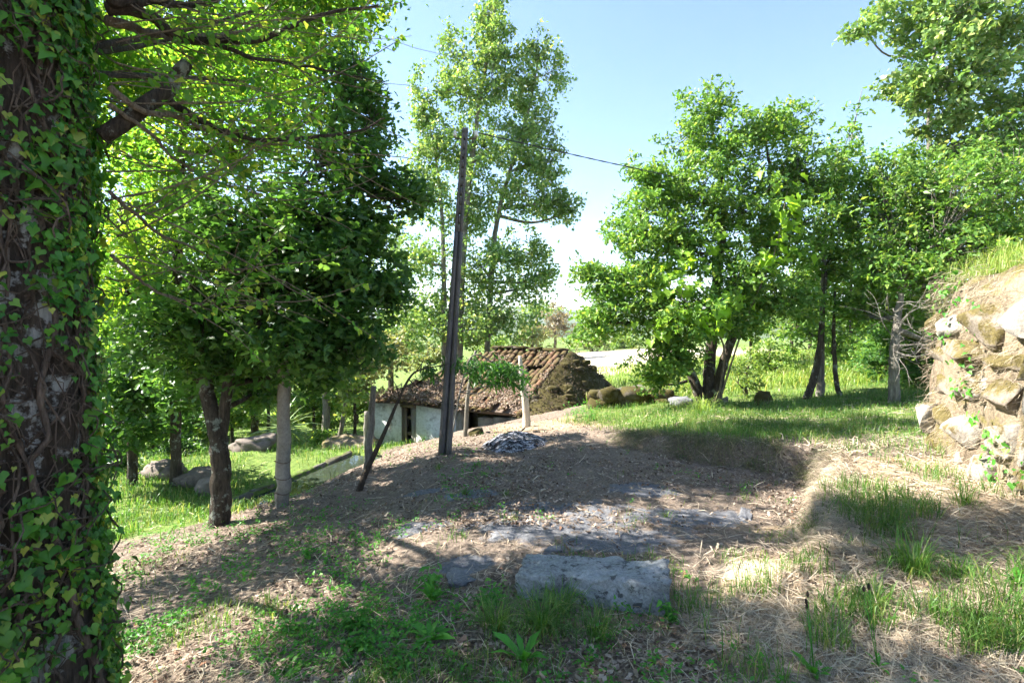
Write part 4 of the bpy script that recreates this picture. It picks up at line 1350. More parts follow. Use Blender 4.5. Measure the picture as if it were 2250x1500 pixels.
for i, (u, v, d, ru, rv, n, lab, lmk, sz) in enumerate([
    (1640, 835, 10.6, 45, 65, 90, "feathery light green bush right of the oak trunks", 'far', .05),
    (1720, 790, 30, 90, 35, 140, "sunlit hedge bush at the far side of the meadow behind the slender trunks", 'far', .15),
    (1880, 780, 22, 90, 70, 190, "bright sunlit tree across the meadow right of the slender trunks", 'yellow', .13),
    (1780, 700, 34, 120, 45, 190, "far tree line clump above the meadow", 'far', .2),
    (1950, 690, 30, 120, 110, 240, "tall far bush glimpsed behind the pale trunk by the wall", 'far', .2),
    (1740, 640, 18, 90, 110, 260, "sunlit leafy tree seen through the gap right of the oak", 'far', .12),
    (1870, 600, 16, 110, 150, 380, "tall light tree rising behind the slender trunks", 'oak_light', .11),
    (2030, 560, 15, 130, 190, 420, "tall dense tree behind the wall end and dead branches", 'oak_light', .11),
    (2200, 560, 14, 130, 190, 380, "tall tree standing behind the top of the stone wall", 'far', .11),
    (1700, 830, 16, 60, 45, 110, "low pale bush in the sunny meadow behind the pointed rock", 'far', .08),
    (1900, 860, 14, 60, 40, 110, "low bush in the meadow left of the pale trunk by the wall", 'far', .08),
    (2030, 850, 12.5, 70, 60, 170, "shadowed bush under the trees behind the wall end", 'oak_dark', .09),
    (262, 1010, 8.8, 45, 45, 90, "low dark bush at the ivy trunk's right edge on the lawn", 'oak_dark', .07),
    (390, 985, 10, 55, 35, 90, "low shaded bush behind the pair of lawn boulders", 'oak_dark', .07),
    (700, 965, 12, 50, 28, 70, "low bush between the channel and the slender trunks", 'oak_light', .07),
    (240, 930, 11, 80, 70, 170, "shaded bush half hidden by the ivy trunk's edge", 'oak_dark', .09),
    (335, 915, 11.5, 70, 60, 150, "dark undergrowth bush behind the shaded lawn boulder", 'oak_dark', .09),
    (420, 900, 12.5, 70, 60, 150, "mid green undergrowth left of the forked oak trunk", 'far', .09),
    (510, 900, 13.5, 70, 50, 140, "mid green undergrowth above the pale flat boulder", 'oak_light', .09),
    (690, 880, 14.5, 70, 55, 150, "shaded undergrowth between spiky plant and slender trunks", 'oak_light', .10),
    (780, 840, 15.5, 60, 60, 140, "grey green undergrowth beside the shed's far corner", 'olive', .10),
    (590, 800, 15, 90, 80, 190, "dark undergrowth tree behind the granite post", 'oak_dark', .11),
    (1690, 790, 14, 70, 60, 160, "light shrub in the meadow just right of the oak stems", 'far', .08),
    (1890, 800, 13.5, 70, 75, 180, "light shrub between the slender trunks and the wall tree", 'oak_light', .08),
    (1650, 700, 20, 90, 80, 190, "leafy tree seen low behind the oak's right side", 'oak_light', .11),
    (1830, 720, 18, 90, 70, 170, "mid distance tree directly behind the slender trunks", 'oak_light', .11),
    (1220, 710, 50, 45, 42, 130, "grey brown leafless looking shrub beyond the shed ridge", 'grey_shrub', .25),
    (1170, 735, 46, 50, 30, 110, "olive coloured bush just above the shed ridge", 'olive', .25),
    (1300, 745, 60, 45, 26, 110, "pale bush on the far edge of the dry field", 'olive', .3),
    (1370, 750, 64, 60, 22, 120, "low hedge on the far edge of the dry field", 'far', .3),
    (1460, 755, 60, 60, 28, 110, "low bush line behind the oak at the field edge", 'olive', .3),
    (1070, 745, 40, 70, 34, 130, "sunlit bush behind the shed ridge under the poplar", 'far', .22),
    (940, 780, 26, 70, 45, 130, "leafy bush behind the left end of the shed roof", 'olive', .15),
    (300, 925, 13, 90, 55, 170, "sunlit leafy bush behind the dark lawn boulder", 'yellow', .11),
    (430, 925, 15, 90, 45, 150, "yellow green bush behind the forked left oak", 'yellow', .12),
    (520, 905, 19, 70, 45, 130, "light bush behind the pale flat boulder", 'far', .15),
    (650, 890, 20, 70, 45, 130, "green bush right behind the spiky plant", 'far', .15),
    (785, 890, 19, 60, 50, 120, "green bush left of the shed's far corner", 'far', .14),
    (720, 925, 15, 45, 30, 70, "low bush at the foot of the slender pale trunk", 'far', .10),
    (1180, 680, 70, 70, 26, 90, "hazy far bush under the poplar's right side", 'far', .35)]):
    f = P(u, v + rv, d)
    tree("bush", lab, "bush", [[(u, v + rv, d, .04 * d / 12), (u, v, d, .03 * d / 12), (u + 4, v - rv * .5, d, .012 * d / 12)]],
         [(u - ru * .35, v + rv * .15, d, ru * .65, rv * .8, ru / FPX * d * .7, n // 3), (u + ru * .35, v + rv * .2, d, ru * .65, rv * .75, ru / FPX * d * .7, n // 3), (u, v - rv * .25, d, ru * .6, rv * .75, ru / FPX * d * .6, n // 3)],
         'delta', sz, 14, sz * 1.5, M[lmk], M['bark'], 60 + i, twigs=.4, group="bushes around the meadow and field")
tree("peach_sapling", "young tree with narrow drooping bright leaves in front of the shed roof", "tree",
     [[(1022, 915, 8.6, .038), (1028, 870, 8.6, .035), (1036, 820, 8.6, .03), (1045, 770, 8.6, .02)], [(985, 800, 7.2, .012), (1030, 792, 7.6, .012), (1090, 800, 7.8, .01), (1150, 825, 7.9, .006)]],
     [(1050, 805, 7.7, 42, 22, .3, 26), (1110, 815, 7.8, 42, 28, .3, 30), (1145, 835, 7.9, 18, 26, .2, 14), (1000, 800, 7.2, 26, 18, .2, 12), (945, 815, 7.2, 25, 20, .2, 9), (1085, 840, 7.8, 25, 14, .2, 9)],
     'lance', .115, 12, .10, M['peach'], M['bark_pale'], 23, up=.3, hang=1.2, base=None)
print("leaf triangles", LEAFCOUNT[0])

# wild vine in the oak: large single leaves
vine = thing("wild_vine", "bright yellow green large leaved vine climbing through the oak", "vine", (3.7, 9.6, 0))
vr = np.random.default_rng(91)
VO = np.array([3.7, 9.6, 0.])
vms = []
for i in range(3):
    V, T = LEAF['vine']; vms.append(mesh_tri("leaf", V * np.array([1, .9 + .1 * i, 1 + i * .5]), T, M['vine']))
spots = [(1470, 625, 9.0, 55, 35, 30), (1560, 700, 8.8, 75, 35, 65), (1480, 700, 8.7, 60, 40, 35), (1730, 470, 9.1, 35, 80, 60), (1690, 560, 9.0, 30, 40, 22), (1600, 660, 8.9, 40, 25, 18), (1520, 570, 9.0, 60, 40, 20), (1600, 500, 9.2, 60, 60, 12)]
for (u, v, d, ru, rv, n) in spots:
    for _ in range(n):
        p = P(u + vr.normal(0, ru * .55), v + vr.normal(0, rv * .55), d + vr.normal(0, .15))
        o = bpy.data.objects.new("leaf", vms[vr.integers(0, 3)]); COL.objects.link(o); o.parent = vine
        o.location = tuple(p - VO); s = vr.uniform(.12, .20); o.scale = (s, s, s)
        o.rotation_euler = (vr.normal(0, .5), .75 + vr.normal(0, .4), math.radians(-110) + vr.normal(0, 1.1))
for pts in ([P(1575, 890, 9.3), P(1590, 760, 9.0), P(1530, 690, 8.8), P(1470, 620, 9.0)], [P(1575, 890, 9.3), P(1640, 700, 9.1), P(1700, 560, 9.1), P(1730, 420, 9.2)]):
    pts[0][2] = gz1(pts[0][0], pts[0][1]) - .05
    b = MB(); b.tube(spline(pts, 24) - VO, np.linspace(.02, .006, 24), 6); obj("stem", b.mesh("stem", M['twig'], True), vine)

# spiky plant on the lawn
yc = P(622, 938, 12.0); yc[2] = gz1(yc[0], yc[1])
yu = thing("spiky_plant", "round spiky sword leaved plant behind the granite post", "plant", yc)
b = MB(); b.tube([[0, 0, -.05], [0, 0, .25], [0, 0, .45]], [.09, .08, .06], 8); obj("stem", b.mesh("stem", M['bark']), yu)
Vb = np.array([[0, .5, 0], [0, -.5, 0], [.35, .6, .05], [.35, -.6, .05], [.7, .4, .03], [.7, -.4, .03], [1, 0, -.08]]); Tb = np.array([[0, 1, 3], [0, 3, 2], [2, 3, 5], [2, 5, 4], [4, 5, 6]])
ym = mesh_tri("leaf", Vb * np.array([1, .05, 1]), Tb, M['yucca'])
yr = np.random.default_rng(92)
for i in range(90):
    o = bpy.data.objects.new("leaf", ym); COL.objects.link(o); o.parent = yu
    o.location = (0, 0, .45); s = yr.uniform(.6, .95); o.scale = (s, s, s)
    o.rotation_euler = (yr.normal(0, .2), math.radians(yr.uniform(-80, 35)), yr.uniform(0, 6.28))

# bare dead branches at the wall's far end
db = thing("dead_branches", "pale leafless tangle of dead branches beside the wall's far end", "branches", P(1985, 900, 8.0))
dr_ = np.random.default_rng(93); DBO = np.array(db.location)
hub = P(1970, 740, 7.8)
for i in range(26):
    st = P(1968 + dr_.normal(0, 5), dr_.uniform(660, 800), 8.1)
    dirv = norm(np.array([dr_.normal(.5, .8), dr_.normal(-.5, .4), dr_.normal(.1, .6)])); L_ = dr_.uniform(.25, .85)
    pts_ = spline([st, st + dirv * L_ * .4 + dr_.normal(0, .04, 3), st + dirv * L_ * .75 + dr_.normal(0, .07, 3), st + dirv * L_ + dr_.normal(0, .1, 3) + [0, 0, -.08]], 10)
    b = MB(); b.tube(pts_ - DBO, np.linspace(.008, .0025, 10), 5)
    for _ in range(2):
        k_ = dr_.integers(3, 8); e_ = pts_[k_] + norm(dr_.normal(0, 1, 3) + dirv) * L_ * .35
        b.tube(np.array([pts_[k_], (pts_[k_] + e_) / 2 + dr_.normal(0, .015, 3), e_]) - DBO, [.004, .003, .002], 4)
    obj("branch", b.mesh("branch", M['deadwood']), db)

# ------------------------------------------------------------------ the ivy covered trunk
IC = np.array([-2.11, 2.0]); IR = .35
iz0 = gz1(*IC) - .1
it = thing("ivy_tree", "massive old tree trunk wrapped in ivy stems and ivy leaves at the left edge", "tree", (*IC, iz0))
IO = np.array([*IC, iz0])


def trunk_r(th, z):
    return IR * (1.12 - .05 * z + .30 * np.exp(-(z - iz0) * 3.0) * .6) * (1 + .06 * np.sin(th * 5 + 1 + z * .3) + .03 * np.sin(th * 11 + z * 1.1)) + .03 * (fbm(th * 3 + 20, z * 2.2, 88) - .5)


nt_, nz_ = 96, 110
th = np.linspace(0, 2 * np.pi, nt_, endpoint=False); zs = np.linspace(iz0, 5.2, nz_)
TH, ZZ = np.meshgrid(th, zs); RR = trunk_r(TH, ZZ)
lean = .012 * (ZZ - iz0)
V = np.stack([IC[0] + np.cos(TH) * RR - lean, IC[1] + np.sin(TH) * RR, ZZ], -1).reshape(-1, 3)
q = (np.arange(nz_ - 1)[:, None] * nt_ + np.arange(nt_)[None]); q2 = (np.arange(nz_ - 1)[:, None] * nt_ + (np.arange(nt_)[None] + 1) % nt_)
T = np.stack([q, q2, q2 + nt_, q + nt_], -1).reshape(-1, 4)
obj("trunk", mesh_tri("trunk", V - IO, T, M['ivy_trunk'], True, quads=True), it)


def on_trunk(th, z, off):
    rr = trunk_r(th, z) + off
    return np.stack([IC[0] + np.cos(th) * rr - .012 * (z - iz0), IC[1] + np.sin(th) * rr, z], -1)


ivy = thing("ivy", "ivy with woody stems and heart shaped leaves climbing the massive left trunk", "ivy", (*IC, iz0))
ir = np.random.default_rng(94)
FRONT = math.atan2(-IC[1], -IC[0])                       # side of the trunk towards the path
n = 190; m = 26
t0 = FRONT + ir.uniform(-1.9, 1.9, n)
z0 = ir.uniform(-.3, 3.0, n) * (ir.random(n) < .75) + iz0 * 0
ln = ir.uniform(.6, 2.6, n); f = np.linspace(0, 1, m)
zz = z0[:, None] + ln[:, None] * f[None]
tt = t0[:, None] + np.cumsum(ir.normal(0, .055, (n, m)), 1) + ir.normal(0, .35, (n, 1)) * f[None]
pts = on_trunk(tt, zz, .012 + .012 * np.abs(np.cumsum(ir.normal(0, .3, (n, m)), 1)) ** .7)
V, T = tubes(pts, ir.choice([.003, .006, .010, .017], n, p=[.4, .35, .17, .08])[:, None] * np.linspace(1, .6, m)[None], 5)
tag(obj("stems", mesh_tri("stems", V - IO, T, M['ivy_stem'], True), ivy), kind='stuff')
# thin wandering side shoots
n = 700; m = 9
t0 = FRONT + ir.uniform(-1.9, 1.9, n); z0 = ir.uniform(-.1, 3.2, n); f = np.linspace(0, 1, m)
tt = t0[:, None] + ir.normal(0, .45, (n, 1)) * f[None] + np.cumsum(ir.normal(0, .05, (n, m)), 1)
zz = z0[:, None] + ir.normal(0, .16, (n, 1)) * f[None] + np.cumsum(ir.normal(0, .015, (n, m)), 1)
pts = on_trunk(tt, zz, .02 + .05 * np.abs(ir.normal(0, 1, (n, 1))) * np.sin(f * np.pi)[None])
V, T = tubes(pts, np.full((n, m), .0028) * ir.uniform(.6, 1.5, (n, 1)), 4)
o = obj("shoots", mesh_tri("shoots", V - IO, T, M['ivy_stem']), ivy); tag(o, kind='stuff')
ims = []
for i in range(4):
    V, T = LEAF['ivy']; ims.append(mesh_tri("leaf", V * np.array([1, .85 + .12 * i, .7 + .5 * i]), T, M['ivy']))
n = 23000
th = FRONT + ir.uniform(-1.75, 1.75, n); z = ir.uniform(.0, 4.1, n)
dens = fbm(th * 1.8 + 4, z * 1.6, 97) + .05 * smooth(1.2, 2.3, z) - .2 * smooth(3.2, 4.1, z) + .06 * smooth(.5, 1.3, np.abs(th - FRONT))
kp = dens > ir.uniform(.34, .68, n); th, z = th[kp], z[kp]
off = .02 + np.abs(ir.normal(0, .03, len(th)))
pos = on_trunk(th, z, off)
outw = np.stack([np.cos(th), np.sin(th), np.zeros(len(th))], 1)
tang = np.stack([-np.sin(th), np.cos(th), np.zeros(len(th))], 1)
Z = norm(outw * .9 + np.array([0, 0, .55]) + ir.normal(0, .38, pos.shape))
X = tang * ir.normal(0, .6, (len(th), 1)) + np.array([0, 0, -1.0]) + outw * .25
X = norm(X - (X * Z).sum(1, keepdims=True) * Z)
sz = np.clip(ir.lognormal(-3.58, .36, len(th)), .012, .056)
vis = (outw * (np.array([0, 0, EYE]) - pos)).sum(1) > -.1
order = np.argsort(-(sz * (vis & (z > .15) & (z < 2.75))))
solo = order[:300]; rest = order[300:]
for i in solo:
    Y = np.cross(Z[i], X[i])
    o = bpy.data.objects.new("leaf", ims[i % 4]); COL.objects.link(o); o.parent = ivy
    s = sz[i]; p = pos[i] - IO
    o.matrix_local = Matrix(((X[i][0] * s, Y[0] * s, Z[i][0] * s, p[0]), (X[i][1] * s, Y[1] * s, Z[i][1] * s, p[1]), (X[i][2] * s, Y[2] * s, Z[i][2] * s, p[2]), (0, 0, 0, 1)))
V, T = place(LEAF['ivy'], pos[rest], X[rest], Z[rest], sz[rest])
o = obj("leaves", mesh_tri("leaves", V - IO, T, M['ivy']), ivy); tag(o, kind='stuff')
print("ivy leaves", len(pos))

# boughs of the ivy tree that reach across the top of the picture
bg_ = np.random.default_rng(95)
boughs = [([(235, 20, 2.1), (330, 40, 2.2), (400, 90, 2.3), (480, 98, 2.4), (590, 98, 2.5), (690, 55, 2.6), (830, 40, 2.8)], .028),
          ([(235, 45, 2.15), (330, 70, 2.3), (430, 82, 2.5), (540, 70, 2.7), (640, 35, 2.9)], .022),
          ([(240, 5, 2.05), (330, 0, 2.2), (440, 10, 2.4), (560, -30, 2.6)], .025),
          ([(345, 205, 2.35), (400, 240, 2.4), (470, 280, 2.5), (560, 310, 2.6), (680, 308, 2.75), (780, 295, 2.9), (840, 270, 3.0)], .020),
          ([(240, 190, 2.1), (320, 250, 2.2), (400, 265, 2.35), (470, 300, 2.5), (560, 330, 2.65), (690, 340, 2.8), (790, 360, 2.95)], .015),
          ([(470, 98, 2.4), (560, 130, 2.5), (680, 150, 2.7), (760, 165, 2.85), (850, 178, 3.0)], .012),
          ([(240, 230, 2.1), (330, 300, 2.25), (420, 380, 2.4), (540, 420, 2.6), (610, 432, 2.7)], .010),
          ([(240, 420, 2.1), (330, 500, 2.3), (420, 545, 2.5), (520, 600, 2.6), (560, 540, 2.7)], .009),
          ([(245, 560, 2.1), (330, 640, 2.3), (440, 670, 2.5), (520, 660, 2.7)], .008)]
tw_src = []
for i, (pts, r0) in enumerate(boughs):
    p = spline([P(*a) for a in pts], 40); p[1:] += np.cumsum(bg_.normal(0, .003, (39, 3)), 0)
    b = MB(); b.tube(p - IO, np.linspace(r0, r0 * .22, 40), 8)
    obj("bough", b.mesh("bough", M['twig_dark'] if i in (0, 2, 3, 5) else M['twig'], True), it)
    tw_src += [(p, r0)] * 5
dl = spline([P(222, 300, 2.15), P(280, 265, 2.2), P(320, 230, 2.25), P(360, 205, 2.3), P(385, 170, 2.32), P(410, 140, 2.35)], 14)
b = MB(); b.tube(dl - IO, np.interp(np.linspace(0, 1, 14), [0, .6, 1], [.034, .036, .028]), 9); o = obj("dead_limb", b.mesh("dead_limb", M['bark'], True), it); o["label"] = "thick broken dead limb"
tw = []; lp = []; ld = []
for i in range(120):
    if i < 34:                                           # fan of drooping twigs leaving the trunk
        v0 = bg_.uniform(20, 640); a = P(238 + bg_.uniform(-12, 25), v0, 2.1 + bg_.uniform(-.1, .25))
        L = bg_.uniform(.35, 1.25) * (1.0 if v0 < 450 else .7); ang = bg_.normal(-.22, .30) + .15 * (v0 < 150)
    else:
        p, r0 = tw_src[bg_.integers(0, len(tw_src))]; a = p[bg_.integers(5, 38)]
        L = bg_.uniform(.2, .7); ang = bg_.normal(-.12, .45)
    dirv = norm(np.array([math.cos(ang), bg_.normal(.35, .3), math.sin(ang)]))
    f = np.linspace(0, 1, 9)[:, None]
    crv = bg_.uniform(-.25, .9)
    q = a + dirv * f * L + np.array([0, 0, 1]) * crv * L * (f ** 2) * .6 + np.cumsum(np.cumsum(bg_.normal(0, .006, (9, 3)), 0), 0) * (f > 0)
    tw.append(q)
    nl = bg_.integers(8, 24)
    for _ in range(nl):
        ff = bg_.uniform(.25, 1.05); k = min(int(ff * 8), 8)
        lp.append(q[k] + bg_.normal(0, .018, 3)); ld.append(dirv)
tw = np.array(tw)
V, T = tubes(tw, (bg_.uniform(.0018, .005, (len(tw), 1)) * np.linspace(1, .45, 9)[None]), 5)
o = obj("twigs", mesh_tri("twigs", V - IO, T, M['twig'], True), it); tag(o, kind='stuff')
lp = np.array(lp); ld = np.array(ld); g_ = np.array([len(open_gaps(p_[None])) > 0 for p_ in lp]); lp = lp[g_]; ld = ld[g_]
Z = norm(bg_.normal(0, .6, lp.shape) + np.array([0, -.3, .6])); X = norm(bg_.normal(0, .8, lp.shape) + ld * .6 + [0, 0, -.7])
V, T = place(LEAF['oval'], lp, X, Z, np.stack([bg_.uniform(.024, .05, len(lp))] * 3, 1) * [1, 1.25, 1])
o = obj("leaves", mesh_tri("leaves", V - IO, T, M['ash_leaf']), it); tag(o, kind='stuff')
# the crown overhead, above the frame
cc = []
for (x, y, zc, rx, ry, rz, n) in [(-2.2, 1.6, 4.9, 1.2, 1.2, .6, 200), (-3.6, 2.2, 4.4, 1.3, 1.3, .9, 300), (-4.2, 3.3, 3.2, 1.1, 1.0, 1.2, 280), (-5.0, 3.2, 5.2, 1.3, 1.2, 1.2, 300), (-3.3, .6, 3.6, 1.2, 1.2, .9, 240), (-5.6, 3.6, 6.6, 1.2, 1.1, .8, 220), (-4.6, 1.4, 5.6, 1.4, 1.4, 1.0, 240), (-4.7, 4.5, 2.6, .9, .9, .9, 190), (-5.2, 5.3, 3.4, .9, .9, .9, 170), (-4.4, 3.9, 1.9, .6, .7, .7, 90)]:
    d_ = norm(bg_.normal(0, 1, (n, 3))) * (bg_.uniform(0, 1, (n, 1)) ** .45)
    cc.append(np.array([x, y, zc]) + d_ * [rx, ry, rz])
    b = MB(); s0 = np.array([IC[0] - .04, IC[1], 3.4]); b.tube(spline([s0, (s0 + [x, y, zc]) / 2 + [0, 0, .2], [x, y, zc]], 12) - IO, np.linspace(.09, .02, 12), 7); obj("bough", b.mesh("bough", M['bark'], True), it)
for (u, v, d_, ru, rv, rd, n) in [(430, 70, 4.3, 130, 110, .55, 170), (600, 10, 4.3, 120, 100, .5, 150), (720, -70, 4.2, 130, 80, .5, 130), (300, 170, 4.1, 110, 120, .55, 150), (190, 60, 3.9, 150, 120, .6, 150), (520, -130, 4.2, 150, 90, .6, 150), (240, 350, 4.2, 100, 110, .5, 130), (130, 300, 3.8, 120, 150, .5, 140), (850, -170, 4.3, 150, 80, .5, 110), (120, 560, 4.0, 110, 110, .5, 90), (560, 180, 4.8, 110, 70, .5, 80), (1000, -260, 4.3, 150, 90, .5, 110), (330, -200, 4.1, 180, 100, .6, 150)]:
    n = int(n * .8)
    q_ = norm(bg_.normal(0, 1, (n, 3))) * (bg_.uniform(0, 1, (n, 1)) ** .45)
    cc.append(P(u, v, d_) + q_ * [ru / FPX * d_, rd, rv / FPX * d_])
    b = MB(); s0 = np.array([IC[0] - .04, IC[1], 2.6 + .3 * (v < 0)]); e_ = P(u, v, d_); b.tube(spline([s0, (s0 + e_) / 2 + [0, .2, .1], e_], 12) - IO, np.linspace(.022, .008, 12), 7); obj("bough", b.mesh("bough", M['bark'], True), it)
cc = open_gaps(np.concatenate(cc)); cp = np.repeat(cc, 27, 0) + bg_.normal(0, .13, (len(cc) * 27, 3))
Z = norm(bg_.normal(0, .6, cp.shape) + [0, 0, .6]); X = bg_.normal(0, 1, cp.shape)
V, T = place(LEAF['quad'], cp, X - (X * Z).sum(1, keepdims=True) * Z, Z, bg_.uniform(.042, .072, len(cp)))
obj("crown", mesh_tri("crown", V - IO, T, M['ash_leaf']), it)

# ------------------------------------------------------------------ ground cover
sr = np.random.default_rng(201)


def spread(n, y0, y1, side=1.25, power=1.6, xlo=None, xhi=None):
    """points over the wedge the place opens in front of the camera, denser near"""
    u = sr.uniform(0, 1, n)
    a, b = y0 ** (1 - power), y1 ** (1 - power)
    y = (a + (b - a) * u) ** (1 / (1 - power))
    x = sr.uniform(-1, 1, n) * side * y
    return x, y


def slope_frame(x, y, e=.05):
    gx_ = (gz(x + e, y) - gz(x - e, y)) / (2 * e); gy_ = (gz(x, y + e) - gz(x, y - e)) / (2 * e)
    return norm(np.stack([-gx_, -gy_, np.ones(len(x))], 1))


def masks(x, y):
    h, sd = bank_terms(x, y)
    lw = smooth(-2.7, -3.7, x - .22 * (y - 6.5)) * smooth(4.6, 5.8, y)
    te = smooth(.12, .5, sd) * smooth(5.0, 6.0, y) * (y < 11)
    bk = smooth(-.15, .2, sd) * (y < 6)
    md = smooth(10.5, 12.5, y) * smooth(1.5, 2.6, x)
    t, s, L = chan(x, y)
    ch = (np.abs(s) < .62) & (t > -.1) & (t < L + .1)
    rk = np.zeros(len(x))
    for (cx, cy, rx, ry) in [(.15, 4.0, .36, .20), (.75, 3.8, .36, .18), (-.75, 4.2, .24, .14), (1.55, 4.35, .42, .22), (-.3, 3.45, .16, .12)]:
        rk = np.maximum(rk, 1 - .6 * np.hypot((x - cx) / rx, (y - cy) / ry))
    rk = np.maximum(rk, .42 * smooth(1.2, .6, np.hypot((x - .55) / 1.35, (y - 4.15) / .75))); rk = np.maximum(rk, .9 * smooth(1.1, .7, np.hypot((x - 1.66) / .36, (y - 3.27) / .2)))  # last term clears litter and straw from the painted sun patch
    wl = ((x - WA[0]) * wnrm[0] + (y - WA[1]) * wnrm[1] > .05) & ((x - WA[0]) * wd[0] + (y - WA[1]) * wd[1] < WL + .1)
    return lw, te, bk, md, ch, rk, wl


# dead leaves
x, y = spread(62000, 1.5, 12.5, 1.2, 2.0)
lw, te, bk, md, ch, rk, wl = masks(x, y)
den = (1 - .85 * lw) * (1 - .55 * te) * (1 - .55 * bk) * (1 - .8 * np.clip(rk * 1.5, 0, 1)) * (.12 + 1.2 * smooth(.38, .64, fbm(x * 1.6, y * 1.6, 301)))
kp = (sr.random(len(x)) < den) & ~ch & ~wl & ~((y > 11.5) & (x < .5)); x, y = x[kp], y[kp]
nrm_ = slope_frame(x, y)
pos = np.stack([x, y, gz(x, y) + .006 + np.abs(sr.normal(0, .006, len(x)))], 1)
Z = norm(nrm_ + sr.normal(0, .35, pos.shape)); X = sr.normal(0, 1, pos.shape); X = norm(X - (X * Z).sum(1, keepdims=True) * Z)
sz = np.clip(sr.lognormal(-3.75, .42, len(x)), .009, .06)
m1 = sz > .038
b = MB()
V, T = place(LEAF['oaklow'], pos[m1], X[m1], Z[m1], np.stack([sz[m1], sz[m1], sz[m1] * sr.uniform(-2.5, 2.5, m1.sum())], 1)); b.add(V, T)
V, T = place(LEAF['quad'], pos[~m1], X[~m1], Z[~m1], np.stack([sz[~m1], sz[~m1] * 1.2, sz[~m1] * sr.uniform(-2, 2, (~m1).sum())], 1)); b.add(V, T)
tag(obj("leaf_litter", b.mesh("leaf_litter", M['litter'])), "brown dead leaves littering the shaded yard", "leaf litter", kind='stuff')

x, y = spread(34000, 4.0, 13, .8, 1.3)
lw, te, bk, md, ch, rk, wl = masks(x, y)
den = (1 - .9 * lw) * (1 - .7 * te) * (1 - .5 * bk) * (.08 + 1.1 * smooth(.40, .66, fbm(x * 1.1, y * 1.1, 303)))
kp = (sr.random(len(x)) < den) & ~ch & ~wl & ~((y > 11.5) & (x < .5)) & (np.abs(x) < 4.5); x, y = x[kp], y[kp]
pos = np.stack([x, y, gz(x, y) + .012], 1); Z = norm(slope_frame(x, y) + sr.normal(0, .5, pos.shape)); X = sr.normal(0, 1, pos.shape); X = norm(X - (X * Z).sum(1, keepdims=True) * Z)
sz = sr.uniform(.016, .045, len(x))
V, T = place(LEAF['quad'], pos, X, Z, np.stack([sz, sz * 1.2, sz * sr.uniform(-2.5, 2.5, len(x))], 1))
tag(obj("fallen_leaves", mesh_tri("fallen_leaves", V, T, M['litter'])), "curled brown leaves over the back of the yard", "fallen leaves", kind='stuff')

# dead grass hanging over the lip of the bank
n = 15000; seg = _bs[60:255]
i_ = sr.integers(0, len(seg) - 1, n); cpt = seg[i_]; tg = norm(seg[i_ + 1, :2] - cpt[:, :2]); onrm = np.stack([-tg[:, 1], tg[:, 0]], 1)
prob = onrm * .3
flip = inside(cpt[:, 0] + prob[:, 0], cpt[:, 1] + prob[:, 1], bank); onrm[flip] *= -1
ins_ = sr.uniform(-.02, .34, n)
px, py = cpt[:, 0] - onrm[:, 0] * ins_, cpt[:, 1] - onrm[:, 1] * ins_
keep_ = (fbm(px * 2.5, py * 2.5, 441) > .38) & (py < 5.3); backx, backy, backn = px[py >= 5.0], py[py >= 5.0], onrm[py >= 5.0]; px, py, onrm = px[keep_], py[keep_], onrm[keep_]; n = len(px)
pos = np.stack([px, py, gz(px, py)], 1)
a_ = sr.normal(0, .6, n); X = np.stack([onrm[:, 0] * np.cos(a_) - onrm[:, 1] * np.sin(a_), onrm[:, 0] * np.sin(a_) + onrm[:, 1] * np.cos(a_), sr.normal(-.35, .25, n)], 1)
Z = norm(slope_frame(px, py) * .5 + np.stack([onrm[:, 0], onrm[:, 1], np.full(n, .8)], 1) * .5 + sr.normal(0, .2, (n, 3))); X = norm(X - (X * Z).sum(1, keepdims=True) * Z)
V, T = place(blade(1.5), pos, X, Z, np.stack([sr.uniform(.08, .24, n), sr.uniform(.003, .006, n), sr.uniform(.03, .12, n)], 1))
tag(obj("overhanging_straw", mesh_tri("overhanging_straw", V, T, M['straw'])), "dead grass hanging over the lip of the earth bank", "straw", kind='stuff')

sel_ = (fbm(backx * 3, backy * 3, 447) > .47) & (sr.random(len(backx)) < .3); px, py, onrm = backx[sel_], backy[sel_], backn[sel_]; px = px + sr.normal(0, .03, len(px)); py = py + sr.normal(0, .03, len(py)); n = len(px)
pos = np.stack([px, py, gz(px, py)], 1)
a_ = sr.normal(0, .7, n); X = np.stack([onrm[:, 0] * np.cos(a_) - onrm[:, 1] * np.sin(a_), onrm[:, 0] * np.sin(a_) + onrm[:, 1] * np.cos(a_), sr.normal(-.2, .25, n)], 1)
Z = norm(np.stack([onrm[:, 0], onrm[:, 1], np.full(n, 1.2)], 1) + sr.normal(0, .25, (n, 3))); X = norm(X - (X * Z).sum(1, keepdims=True) * Z)
V, T = place(blade(1.6), pos, X, Z, np.stack([sr.uniform(.08, .30, n), sr.uniform(.003, .006, n), sr.uniform(.05, .20, n)], 1))
tag(obj("overhanging_grass", mesh_tri("overhanging_grass", V, T, M['turf'])), "green and dead grass hanging over the lip at the back of the yard", "grass", kind='stuff')

